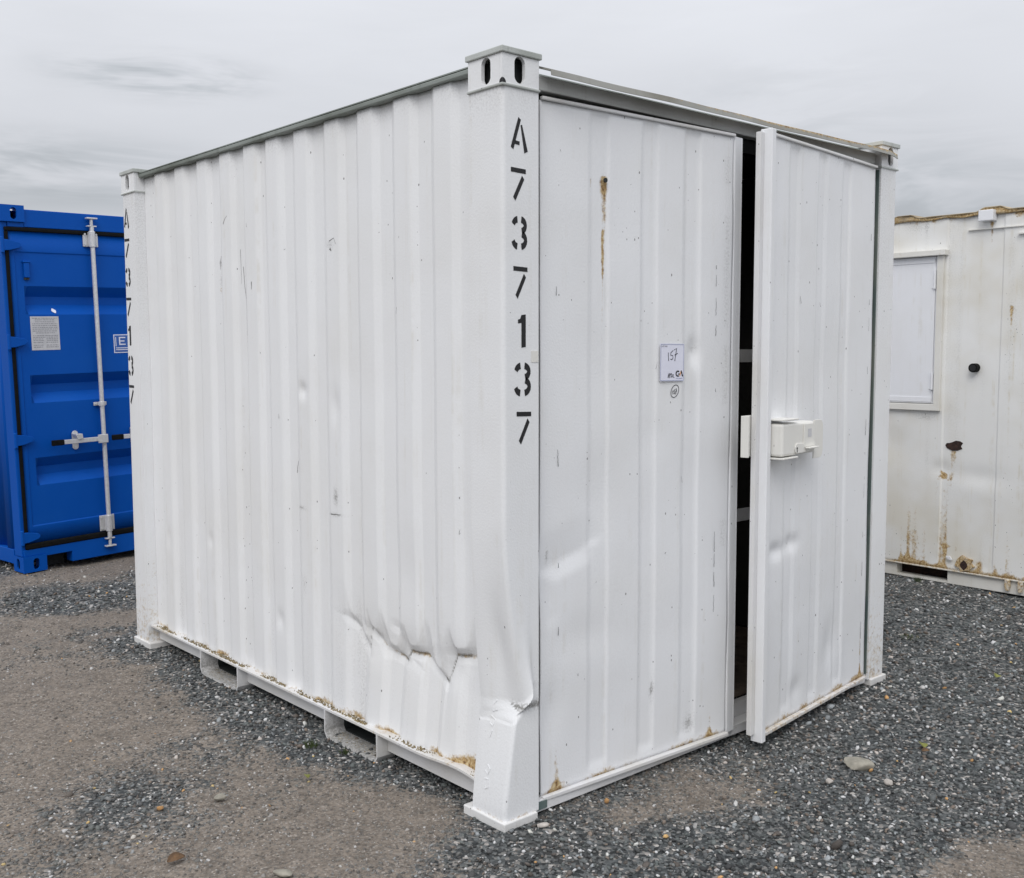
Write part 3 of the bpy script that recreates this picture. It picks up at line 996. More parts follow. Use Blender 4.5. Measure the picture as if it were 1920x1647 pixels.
for ya, yb in ((0.790, 1.188), (1.975, 2.385)):
    t_ = 0.008
    poly = [(ya, 0.112), (ya, 0.02), (ya + 0.02, -0.008), (yb - 0.02, -0.008), (yb, 0.02), (yb, 0.112), (yb - t_, 0.112), (yb - t_, 0.024), (yb - 0.024, 0.004), (ya + 0.024, 0.004), (ya + t_, 0.024), (ya + t_, 0.112)]
    mb = MB()
    n = len(poly)
    vs = [(x, p, q) for x in (0.019, 0.112) for p, q in poly]
    fs = [(k, (k + 1) % n, (k + 1) % n + n, k + n) for k in range(n)]
    half = n // 2
    for o in (0, n):
        fs += [(o + k, o + k + 1, o + n - 2 - k, o + n - 1 - k) for k in range(half - 1)]
    mb.add(vs, fs)
    fp = mb.build('fork_pocket', 'white_rail', box_root)
    ga_ = fp.data.attributes.new('grime', 'FLOAT', 'POINT')
    ga_.data.foreach_set('value', np.array([0.75 if (k % n) >= 7 and (k % n) <= 10 else 0.1 for k in range(2 * n)], np.float32))
    lin = [(ya + 0.001, 0.115), (ya + 0.001, 0.0), (yb - 0.001, 0.0), (yb - 0.001, 0.115), (yb - 0.010, 0.115), (yb - 0.010, 0.009), (ya + 0.010, 0.009), (ya + 0.010, 0.115)]
    MB().prism(lin, 'x', 0.1125, WID - 0.02).build('pocket_tunnel', 'dark', fp)  # tunnel coloured near-black for the shade deep in the pocket
    # grit lying in the pocket mouth
    gb = MB()
    for k in range(160):
        x, y, s = 0.024 + 0.085 * random.random() ** 0.6, random.uniform(ya + 0.03, yb - 0.03), random.uniform(0.001, 0.0035)
        gb.add([(x - s, y, 0.0045), (x + s * random.random(), y + s, 0.0045), (x + s * 0.3, y - s, 0.0045), (x, y, 0.0045 + s * 0.8)], [(0, 2, 1), (0, 1, 3), (1, 2, 3), (2, 0, 3)])
    g_ = gb.build('grit', 'moss', fp)
    g_['kind'] = 'stuff'

MB().box(0.03, WID - 0.03, 0.12, 3.07, 2.5755, 2.580).build('roof_sheet', 'roof_edge', box_root)
for k in range(8):
    xa = 0.14 + k * 0.28
    MB().box(xa, xa + 0.277, 0.115, 3.10, 0.118, 0.136).build('floor_board', 'wood', box_root)
for z0 in (0.889, 1.577):
    MB().box(0.19, 2.33, 0.128, 0.136, z0, z0 + 0.055).build('inner_rail', 'white_rail', box_root, bevel=0.002)

MB().box(0.185, 0.191, 0.190, 3.040, 0.137, 2.528).build('wall_shade_sheet', 'interior', box_root)  # dark sheets added on walls and ceiling so the inside reads black
MB().box(WID - 0.106, WID - 0.100, 0.190, 3.040, 0.137, 2.528).build('wall_shade_sheet', 'interior', box_root)
MB().box(0.107, WID - 0.107, 3.045, 3.050, 0.137, 2.545).build('wall_shade_sheet', 'interior', box_root)
MB().box(0.107, WID - 0.107, 0.190, 3.044, 2.530, 2.536).build('ceiling_shade_sheet', 'interior', box_root)

# door surround
hd = MB().box(0.167, 2.355, 0.036, 0.112, 2.498, 2.5480).build('door_header', 'header', box_root, bevel=0.004)
hs = MB().box(0.167, 2.355, 0.075, 0.110, 2.440, 2.4975).build('header_gap_shade', 'rubber', hd)  # black strip behind the gap over the doors, standing in for its shadow
gut = MB()
gx = lines(0.190, 2.435, 0.06)
gv_, gf_ = [], []
for i, x in enumerate(gx):
    s = 0.004 * math.sin(x * 5.1) + 0.003 * math.sin(x * 13.0 + 1)
    e = (0.010 if i == len(gx) - 1 else 0.0)
    ring = [(0.060, 2.584), (-0.030 + s, 2.553 - e), (-0.034 + s, 2.533 - e), (-0.030 + s, 2.533 - e), (-0.026 + s, 2.549 - e), (0.060, 2.576)]
    gv_ += [(x, p, q) for p, q in ring]
for j in range(len(gx) - 1):
    gf_ += [(j * 6 + k, j * 6 + (k + 1) % 6, (j + 1) * 6 + (k + 1) % 6, (j + 1) * 6 + k) for k in range(6)]
gf_ += [(0, 5, 4, 3, 2, 1), tuple(range((len(gx) - 1) * 6, len(gx) * 6))]
gut.add(gv_, gf_)
go = gut.build('rain_strip', 'gutter', box_root, smooth=20)
a = go.data.attributes.new('rust', 'FLOAT', 'POINT')
a.data.foreach_set('value', np.array([(0.50 if v[2] > 2.535 else 0.12) * (0.55 + 0.6 * sstep(0.4, 1.6, v[0])) for v in gv_], np.float32))
MB().box(0.167, 2.355, 0.022, 0.115, 0.008, 0.0500).build('door_sill', 'white_rail', box_root, bevel=0.003)
MB().box(0.167, 2.355, 0.080, 0.118, 0.0505, 0.110).build('sill_step', 'white_rail', box_root, bevel=0.003)
MB().box(0.167, 0.196, 0.075, 0.125, 0.051, 2.4395).build('door_jamb', 'teal', box_root)
MB().box(2.316, 2.355, 0.060, 0.125, 0.051, 2.4395).build('door_jamb', 'teal', box_root)
MB().box(2.3505, 2.3553, 0.016, 0.0595, 0.054, 2.470).build('jamb_face', 'teal', box_root)  # dark teal sheet laid over the post's white inner side
MB().box(0.170, 0.215, 0.0165, 0.0215, 0.018, 0.046).build('paint_patch', 'teal', box_root)


# doors -----------------------------------------------------------------------
def door_skin(name, wid, grooves, out, loc, rz, z0, z1, dents, rust, grime):
    gp, gb = trapez(None, grooves, 0.013, 0.0065, 0.0)

    def f(U, Z):
        d = gp(U) * sstep(z0 + 0.02, z0 + 0.06, Z) * sstep(z1 - 0.004, z1 - 0.02, Z)
        for cu, cz, su, sz, a in dents:
            d = d + a * blob(U, Z, cu, cz, su, sz)
        if out < 0:
            d = d + fold_depth(U, Z, (((0.02, 0.862), (0.210, 0.915), 0.011, 0.13, 0.06), ((0.02, 0.862), (0.06, 0.70), 0.006, 0.05, 0.05)))
        d = d + 0.008 * (fbm(U * 2.6 + 9, Z * 1.9, 19, 2) - 0.5) * 2
        return U, -out * d, Z
    u = lines(0.012, wid, 0.012, gb)
    z = lines(z0, z1, 0.014)
    ob = sheet(name, u, z, f, 'white_door', box_root, smooth=50, thick=(-0.003 if out > 0 else 0.003), rust=rust, grime=grime)
    ob.location = loc
    ob.rotation_euler = (0, 0, rz)
    return ob


def seam(u0, seed):
    return lambda U, Z: 0.95 * np.exp(-((U - u0 - 0.006 * np.sin(Z * 2.1)) / 0.0055) ** 2) * (vnoise(Z * 7.0, Z * 0 + seed, seed) > 0.46)


sl1, sl2 = seam(0.088, 3), seam(0.930, 9)


def ldoor_rust(U, Z):
    n = fbm(U * 14, Z * 14, 44, 4)
    r = 0.62 * drip(U, Z, 0.317, 2.235, 0.42, 0.022) + 0.10 * blob(U, Z, 0.317, 2.215, 0.018, 0.022) + 0.30 * drip(U, Z, 0.327, 2.22, 0.16, 0.006) + 0.5 * drip(U, Z, 0.3135, 2.05, 1.1, 0.007) + 0.55 * drip(U, Z, 0.252, 2.232, 0.09, 0.010)
    r = r + np.clip(1 - (Z - 0.055) / 0.05, 0, 1) * (0.30 + 0.9 * (n - 0.35))
    r = r + 0.5 * np.exp(-((U - 0.085) / 0.02) ** 2) * sstep(0.35, 0.1, Z) + 0.45 * np.exp(-((U - 0.92) / 0.012) ** 2) * sstep(0.28, 0.12, Z)
    return r


def ldoor_grime(U, Z):
    return 0.8 * blob(U, Z, 0.58, 0.32, 0.012, 0.04) + 0.7 * blob(U, Z, 0.81, 1.635, 0.014, 0.012) + 0.30 * np.exp(-((U - 0.985) / 0.02) ** 2) * (vnoise(Z * 9, Z * 0, 3) > 0.5) + 0.8 * blob(U, Z, 0.318, 2.238, 0.010, 0.010) + 0.7 * blob(U, Z, 0.80, 0.14, 0.03, 0.04) + 0.9 * blob(U, Z, 0.045, 0.91, 0.006, 0.03)


ldoor = door_skin('door', 1.020, [(0.252, 0.330), (0.512, 0.580), (0.744, 0.820)], -1, (0.190, 0.040, 0.0), R(-2.5), 0.056, 2.468,
                  [(0.80, 1.62, 0.03, 0.05, 0.016), (0.30, 1.10, 0.10, 0.16, 0.006), (0.56, 1.30, 0.10, 0.10, 0.005), (0.06, 0.35, 0.05, 0.10, 0.008), (0.22, 0.60, 0.15, 0.08, 0.005)],
                  ldoor_rust, ldoor_grime)
ldoor['label'] = 'left door leaf with rust run and lot label'
d = ldoor
MB().box(0.012, 1.020, -0.019, 0.004, 0.040, 0.0555).build('bottom_lip', 'white_rail', d, bevel=0.003)
MB().box(0.014, 1.020, -0.012, 0.004, 2.4685, 2.480).build('top_lip', 'white_rail', d, bevel=0.003)
ef = MB()
ef.prism([(1.0205, -0.002), (1.028, -0.003), (1.070, 0.004), (1.080, 0.004), (1.080, 0.018), (1.068, 0.018), (1.026, 0.008), (1.0205, 0.008)], 'z', 0.046, 2.472)
ef.build('edge_flange', 'white_door', d, bevel=0.002)
for x0, x1 in ((0.014, 0.050), (0.975, 1.018)):
    MB().box(x0, x1, 0.018, 0.040, 0.058, 2.466).build('back_frame', 'white_rail', d)
MB().tube((0.3175, 0.002, 2.232), (0.3175, -0.003, 2.232), 0.0085, 12).build('bolt_hole', 'dark', d)
# the hand-written number in a ring below the label
ring = arc(0, 0, 0.021, 0.024, 75, 440, 26)
ring = [(p + 0.25 * q, q) for p, q in ring]
strk = ribbon(ring, 0.0022)


def hand157(s, ox, oy, wd):
    one = [(0.0, 0.62), (0.06, -0.10)]
    five_t = [(0.62, 0.80), (0.34, 0.62), (0.30, 0.40), (0.58, 0.36), (0.62, 0.14), (0.48, 0.02), (0.30, 0.04)]
    sev = [(0.74, 0.84), (1.06, 1.0), (0.84, -0.12)]
    bar = [(0.80, 0.40), (1.20, 0.56)]
    out = []
    for pl in (one, five_t, sev, bar):
        out += ribbon([(ox + p * s, oy + q * s) for p, q in pl], wd)
    return out


strk += hand157(0.020, -0.012, -0.010, 0.0022)
flat_polys('marker_writing', strk, lambda p, q, dd: (0.688 + p, -0.0035 - dd, 1.473 + q), 'pen', d, th=0.0006)

rdz0, rdz1 = 0.062, 2.468


def rdoor_rust(U, Z):
    n = fbm(U * 14 + 3, Z * 14, 64, 4)
    return np.clip(1 - (Z - 0.062) / 0.06, 0, 1) * (0.30 + 0.95 * (n - 0.33)) + 0.55 * np.exp(-((U - 0.06) / 0.012) ** 2) * sstep(0.6, 0.1, Z) * (vnoise(Z * 13, Z * 0, 12) > 0.4) + 0.3 * np.clip((Z - 2.452) / 0.02, 0, 1) * n


srd = seam(0.060, 27)


def rdoor_grime(U, Z):
    return 0.35 * sstep(2.40, 2.46, Z) * fbm(U * 10, Z * 4, 3, 3) + 0.6 * blob(U, Z, 0.80, 0.815, 0.014, 0.010)


rdoor = door_skin('door', 1.030, [(0.280, 0.345), (0.530, 0.592), (0.780, 0.850)], 1, (2.310, 0.004, 0.0), R(187.0), rdz0, rdz1,
                  [(0.92, 0.80, 0.06, 0.03, 0.014), (0.78, 0.815, 0.05, 0.03, 0.012), (0.40, 0.28, 0.05, 0.10, 0.010), (0.72, 0.16, 0.05, 0.05, 0.010), (0.5, 1.5, 0.2, 0.3, 0.003), (0.30, 0.20, 0.05, 0.12, -0.006)],
                  rdoor_rust, rdoor_grime)
rdoor['label'] = 'right door leaf standing ajar with lock box'
d = rdoor
rust_it(MB().box(0.012, 1.030, -0.004, 0.018, 0.046, 0.0615).build('bottom_lip', 'white_rail', d, bevel=0.003), 0.40)
MB().box(0.012, 1.030, -0.004, 0.011, 2.4685, 2.480).build('top_lip', 'white_rail', d, bevel=0.003)
MB().box(1.0305, 1.062, -0.026, 0.026, 0.030, 2.490).build('edge_post', 'white_door', d, bevel=0.003)
MB().box(1.0625, 1.092, -0.030, -0.008, 0.062, 2.476).build('rear_strip', 'white_rail', d, bevel=0.002)
for x0, x1 in ((0.014, 0.050), (0.982, 1.028)):
    MB().box(x0, x1, -0.040, -0.018, 0.064, 2.466).build('back_frame', 'white_rail', d)
# lock box
LX = 0.030                                                  # the lock sits against the edge post
for z0 in (1.347, 1.192):
    MB().box(0.870 + LX, 0.998 + LX, 0.0015, 0.080, z0, z0 + 0.007).build('lock_shroud', 'lock', d, bevel=0.002)
MB().box(0.712 + LX, 0.992 + LX, 0.010, 0.072, 1.203, 1.336).build('lock_body', 'lock', d, bevel=0.012, seg=4)
stp = [(0.716, 1.232), (0.815, 1.232), (0.815, 1.327), (0.745, 1.327)] + [(0.745 - 0.029 * math.sin(R(k * 15)), 1.298 + 0.029 * math.cos(R(k * 15))) for k in range(1, 7)]
MB().prism([(p + LX, q) for p, q in stp], 'y', 0.0725, 0.078).build('lock_cover', 'lock', d, bevel=0.0015)
MB().box(0.752 + LX, 0.784 + LX, 0.0785, 0.0790, 1.272, 1.306).build('lock_plate', 'paper_grey', d)
key = [(0.725, 1.212), (0.725, 1.244), (0.870, 1.250)] + [(0.872 + 0.020 * math.sin(R(k * 22.5)), 1.230 + 0.020 * math.cos(R(k * 22.5))) for k in range(0, 9)]
MB().prism([(p + LX, q) for p, q in key], 'y', 0.0728, 0.0765).build('keyhole_plate', 'lock', d, bevel=0.001)
MB().prism([(p + LX, q) for p, q in [(0.869, 1.235), (0.869, 1.229), (0.872, 1.229), (0.872, 1.214), (0.8765, 1.214), (0.8765, 1.229), (0.8795, 1.229), (0.8795, 1.235)]], 'y', 0.0768, 0.0774).build('keyhole', 'black_ink', d)
MB().box(0.714 + LX, 0.808 + LX, 0.0785, 0.098, 1.226, 1.2315).build('lock_ledge', 'lock', d, bevel=0.0015)
fl = []
for cx_, cz_, a0 in ((0.655, 1.306, 90), (0.655, 1.209, 180)):
    fl += [(cx_ + 0.030 * math.cos(R(a0 + 15 * k)), cz_ + 0.032 * math.sin(R(a0 + 15 * k))) for k in range(7)]
fl += [(0.7105, 1.177), (0.7105, 1.338)]
MB().prism([(p + LX, q) for p, q in fl], 'y', 0.064, 0.070).build('lock_flap', 'lock', d, bevel=0.0015)
MB().prism([(1.060, -0.044), (1.150, -0.044), (1.150, -0.010), (1.140, -0.010), (1.140, -0.0345), (1.060, -0.0345)], 'z', 1.205, 1.370).build('lock_staple', 'lock', d, bevel=0.002)

def cracks(door, out, u0, z0, z1, seed, dens, dpt):
    rr = random.Random(seed)
    z = z0
    while z < z1:
        ln = rr.uniform(0.008, 0.085)
        if rr.random() < dens:
            n_ = max(2, int(ln / 0.008))
            w0 = rr.uniform(0.0008, 0.0024)
            pts = [(u0 + 0.006 * math.sin(2.1 * (z + ln * k / n_)) + rr.uniform(-0.0016, 0.0016), z + ln * k / n_) for k in range(n_ + 1)]
            flat_polys('paint_crack', ribbon(pts, w0, w0 * 0.4), lambda p, q, dd: (p, out * (dpt + dd), q), 'black_ink', door, th=0.0004)
        z += ln + rr.uniform(0.004, 0.06)


cracks(ldoor, -1, 0.088, 0.10, 2.05, 3, 0.26, 0.0032)
cracks(ldoor, -1, 0.926, 0.14, 2.10, 5, 0.30, 0.0032)
cracks(rdoor, 1, 0.056, 0.10, 2.30, 8, 0.34, 0.0032)

def scratches(parent, mp, marks):
    for pts, wd in marks:
        flat_polys('scratch', ribbon(pts, wd, wd * 0.3), mp, 'scuff', parent, th=0.0003)


def on_side(p, q, dd):
    return (float(side_x(np.array([p]), np.array([q]))[0]) - 0.0006 - dd, p, q)


def rnd_marks(seed, n, u0, u1, z0, z1, lmax=0.05):
    rr = random.Random(seed)
    out = []
    for _ in range(n):
        u, z = rr.uniform(u0, u1), rr.uniform(z0, z1)
        ln = lmax * rr.random() ** 2 + 0.006
        a_ = rr.gauss(math.pi / 2, 0.35) if rr.random() < 0.75 else rr.uniform(0, math.pi)
        k_ = rr.uniform(-0.2, 0.2)
        out.append(([(u, z), (u + 0.5 * ln * math.cos(a_), z + 0.5 * ln * math.sin(a_)), (u + ln * math.cos(a_ + k_), z + ln * math.sin(a_ + k_))], rr.uniform(0.0012, 0.0032)))
    return out


scratches(side_main, on_side, rnd_marks(21, 16, 0.22, 2.95, 0.25, 2.45) + [
    ([(1.905, 2.02), (1.895, 1.92), (1.875, 1.86), (1.872, 1.70)], 0.003), ([(1.800, 1.945), (1.801, 1.910)], 0.006), ([(1.93, 2.10), (1.925, 1.94)], 0.002), ([(0.23, 1.30), (0.215, 1.27)], 0.003),
    ([(1.135, 2.075), (1.10, 2.085), (1.085, 2.06)], 0.003), ([(1.13, 2.045), (1.12, 2.035)], 0.011), ([(1.155, 0.952), (1.075, 0.957)], 0.004), ([(1.43, 0.950), (1.37, 0.953)], 0.004), ([(2.10, 2.08), (2.14, 2.05), (2.135, 2.02)], 0.004)])
scratches(ldoor, lambda p, q, dd: (p, -0.0040 - dd, q), rnd_marks(33, 8, 0.05, 0.98, 0.2, 2.35, 0.03))
scratches(rdoor, lambda p, q, dd: (p, 0.0040 + dd, q), rnd_marks(35, 5, 0.06, 0.98, 0.2, 2.35, 0.03))

# moss and grit that gathered on the bottom flange
mo = MB()
for k in range(1700):
    y = random.uniform(0.20, 2.98)
    if vnoise(np.array(y * 6.0), np.array(0.3), 51) < 0.30 + 0.25 * random.random():
        continue
    x = random.uniform(0.030, 0.062)
    s = random.uniform(0.002, 0.006)
    hgt = random.uniform(0.002, 0.009) * (1.8 if random.random() < 0.06 else 1.0)
    a_ = random.uniform(0, 6.28)
    z0 = 0.1215
    mo.add([(x + s * math.cos(a_ + k2 * 2.09), y + s * math.sin(a_ + k2 * 2.09) * 1.5, z0) for k2 in range(3)] + [(x + random.uniform(-s, s), y + random.uniform(-s, s), z0 + hgt)], [(0, 2, 1), (0, 1, 3), (1, 2, 3), (2, 0, 3)])
mo_o = mo.build('moss', 'moss', box_root)
mo_o['kind'] = 'stuff'

# ------------------------------------------------------------------ lot label on the left door
_lm = Matrix.Translation((0.190, 0.040, 0)) @ Matrix.Rotation(R(-2.5), 4, 'Z')
lab = empty('lot_label')
lab.matrix_world = _lm @ Matrix.Translation((0.600, -0.0075, 1.512)) @ Matrix.Rotation(R(0.6), 4, 'Y')
tag(lab, 'small white paper lot label marked 157 stuck on the container door', 'label')
MB().box(0, 0.133, 0, 0.0006, 0, 0.143).build('paper_sheet', 'paper', lab)
mp = lambda p, q, dd: (p, -0.0004 - dd, q)
bd = []
for p0, p1 in (((0.003, 0.003), (0.130, 0.003)), ((0.130, 0.003), (0.130, 0.140)), ((0.130, 0.140), (0.003, 0.140)), ((0.003, 0.140), (0.003, 0.003))):
    bd += ribbon([p0, p1], 0.0014)
flat_polys('printed_border', bd, mp, 'border', lab, th=0.0003)
flat_polys('handwritten_number', hand157(0.044, 0.043, 0.082, 0.0028), lambda p, q, dd: (p, -0.0006 - dd, q), 'pen', lab, th=0.0003)
ap = []
for k, pl in enumerate(([(0, 0), (0.25, 1), (0.35, 0)], [(0.05, 0.4), (0.4, 0.5)], [(0.5, -0.05), (0.55, 1)], [(0.55, 1), (0.85, 0.8), (0.58, 0.5)], [(1.0, 0.05), (1.02, 1.0)], [(1.02, 1), (1.3, 0.8), (1.05, 0.5), (1.35, 0.1)], [(1.55, 0.15), (1.57, 0.75)], [(1.85, 0.8), (1.8, 0.1), (2.2, 0.1)])):
    ap += ribbon([(0.043 + p * 0.0165, 0.013 + q * 0.018) for p, q in pl], 0.0022)
flat_polys('handwritten_month', ap, lambda p, q, dd: (p, -0.0006 - dd, q), 'pen', lab, th=0.0003)
ga = ribbon(arc(0.099, 0.029, 0.0105, 0.0095, 50, 300, 14), 0.0052) + ribbon([(0.100, 0.0275), (0.110, 0.0275)], 0.004)
ga += ribbon([(0.1165, 0.0405), (0.1255, 0.0185)], 0.0056)
flat_polys('printed_logo', ga, lambda p, q, dd: (p, -0.0006 - dd, q), 'black_ink', lab, th=0.0003)
flat_polys('logo_stroke', ribbon([(0.1165, 0.039), (0.1095, 0.0195)], 0.0046), lambda p, q, dd: (p, -0.0005 - dd, q), 'orange', lab, th=0.0003)


def text_mesh(name, body, size, mat, parent, loc, rot, ext=0.0002):
    cu = bpy.data.curves.new(name, 'FONT')
    cu.body = body
    cu.size = size
    cu.extrude = ext
    cu.resolution_u = 2
    to = bpy.data.objects.new(name, cu)
    COL.objects.link(to)
    dg = bpy.context.evaluated_depsgraph_get()
    me = bpy.data.meshes.new_from_object(to.evaluated_get(dg))
    bpy.data.objects.remove(to)
    bpy.data.curves.remove(cu)
    me.materials.clear()
    me.materials.append(M[mat])
    ob = bpy.data.objects.new(name, me)
    COL.objects.link(ob)
    ob.parent = parent
    ob.location = loc
    ob.rotation_euler = rot
    return ob


text_mesh('printed_heading', 'LOT NO', 0.0085, 'print_grey', lab, (0.006, -0.0006, 0.130), (R(90), 0, 0))
flat_polys('printed_line', ribbon([(0.090, 0.0115), (0.124, 0.0115)], 0.0016), lambda p, q, dd: (p, -0.0006 - dd, q), 'border', lab, th=0.0003)

# ------------------------------------------------------------------ blue container
BANG = R(8.0)
blue = empty('shipping_container', (0.1014, 5.5055, 0.0), (0, 0, BANG))
blue.rotation_euler = (Matrix.Rotation(BANG, 3, 'Z') @ Matrix.Rotation(R(-1.5), 3, 'Y')).to_euler()
tag(blue, 'blue steel shipping container with galvanised lock rods, behind on the left', 'container')
BW, BH, BL = 2.44, 2.68, 6.06
# posts, header, sill
for x0, x1 in ((0.0, 0.052), (BW - 0.052, BW)):
    MB().box(x0, x1, 0.020, 0.140, 0.119, 2.561).build('corner_post', 'blue', blue, bevel=0.006)
    MB().box(x0, x1, BL - 0.14, BL - 0.02, 0.119, 2.561).build('corner_post', 'blue', blue, bevel=0.006)
for x0, x1 in ((-0.004, 0.172), (BW - 0.172, BW + 0.004)):
    for z0, z1 in ((0.0, 0.118), (2.562, BH)):
        for back in (0, 1):
            c = MB()
            fy0, fy1 = (-0.004, 0.012) if not back else (BL + 0.004, BL - 0.012)
            sy0, sy1 = (0.0125, 0.160) if not back else (BL - 0.160, BL - 0.0125)
            zc = (z0 + z1) / 2
            plate_hole(c, x0, x1, z0, z1, (x0 + x1) / 2 + (0.01 if x0 < 1 else -0.01), zc, 0.0235, 0.042, fy0, fy1, 'y')
            ox = x0 if x0 < 1 else x1
            plate_hole(c, sy0, sy1, z0 + 0.001, z1 - 0.001, (sy0 + sy1) / 2, zc, 0.0235, 0.042, ox + (0.002 if x0 < 1 else -0.002), ox + (0.014 if x0 < 1 else -0.014), 'x')
            ix = x1 if x0 < 1 else x0
            s_ = -1 if x0 < 1 else 1
            c.box(min(ix, ix + s_ * 0.01), max(ix, ix + s_ * 0.01), sy0, sy1, z0 + 0.001, z1 - 0.001)
            c.box(x0 + 0.015, x1 - 0.015, sy0, sy1, z1 - 0.012, z1 - 0.002).box(x0 + 0.015, x1 - 0.015, sy0, sy1, z0 + 0.002, z0 + 0.012)
            c.build('corner_casting', 'blue', blue)
MB().box(0.173, BW - 0.173, 0.012, 0.10, 2.528, 2.655).build('door_header', 'blue', blue, bevel=0.004)
MB().box(0.053, 0.1725, 0.014, 0.10, 2.526, 2.5615).build('header_end', 'blue', blue, bevel=0.004)
MB().box(BW - 0.1725, BW - 0.053, 0.014, 0.10, 2.526, 2.5615).build('header_end', 'blue', blue, bevel=0.004)
MB().prism([(0.172, 0.104), (0.375, 0.104), (0.375, 0.025), (BW - 0.375, 0.025), (BW - 0.375, 0.104), (BW - 0.172, 0.104), (BW - 0.172, 0.1185), (BW - 0.010, 0.1185), (BW - 0.010, 0.168), (0.010, 0.168), (0.010, 0.1185), (0.172, 0.1185)], 'y', 0.006, 0.10).build('door_sill', 'blue', blue, bevel=0.003)
MB().box(0.19, 0.37, 0.14, 0.16, 0.0, 0.16).build('fork_pocket', 'dark', blue)
# sides and roof
bprof, bbr = trapez(None, [(0.20 + 0.277 * k, 0.27 + 0.277 * k) for k in range(21)], 0.068, 0.010, 0.046)
bu = lines(0.1405, BL - 0.1405, 0.5, bbr)
sheet('side_panel', bu, np.array([0.16, 1.3, 2.60]), lambda U, Z: (bprof(U), U, Z), 'blue', blue, smooth=20, thick=-0.003)
sheet('side_panel', bu, np.array([0.16, 1.3, 2.60]), lambda U, Z: (BW - bprof(U), U, Z), 'blue', blue, smooth=20, thick=0.003)
for x0, x1 in ((0.004, 0.06), (BW - 0.06, BW - 0.004)):
    MB().box(x0, x1, 0.161, BL - 0.161, 0.05, 0.159).build('bottom_rail', 'blue', blue, bevel=0.004)
    MB().box(x0, x1, 0.161, BL - 0.161, 2.601, 2.662).build('roof_rail', 'blue', blue, bevel=0.004)
MB().box(0.06, BW - 0.06, 0.10, BL - 0.05, 2.640, 2.650).build('roof_sheet', 'blue', blue)
MB().box(0.05, BW - 0.05, BL - 0.06, BL - 0.03, 0.12, 2.60).build('rear_panel', 'blue', blue)

CORR = [(2.105, 2.030, 1.970, 1.898), (1.454, 1.382, 1.320, 1.247), (0.842, 0.770, 0.708, 0.635)]


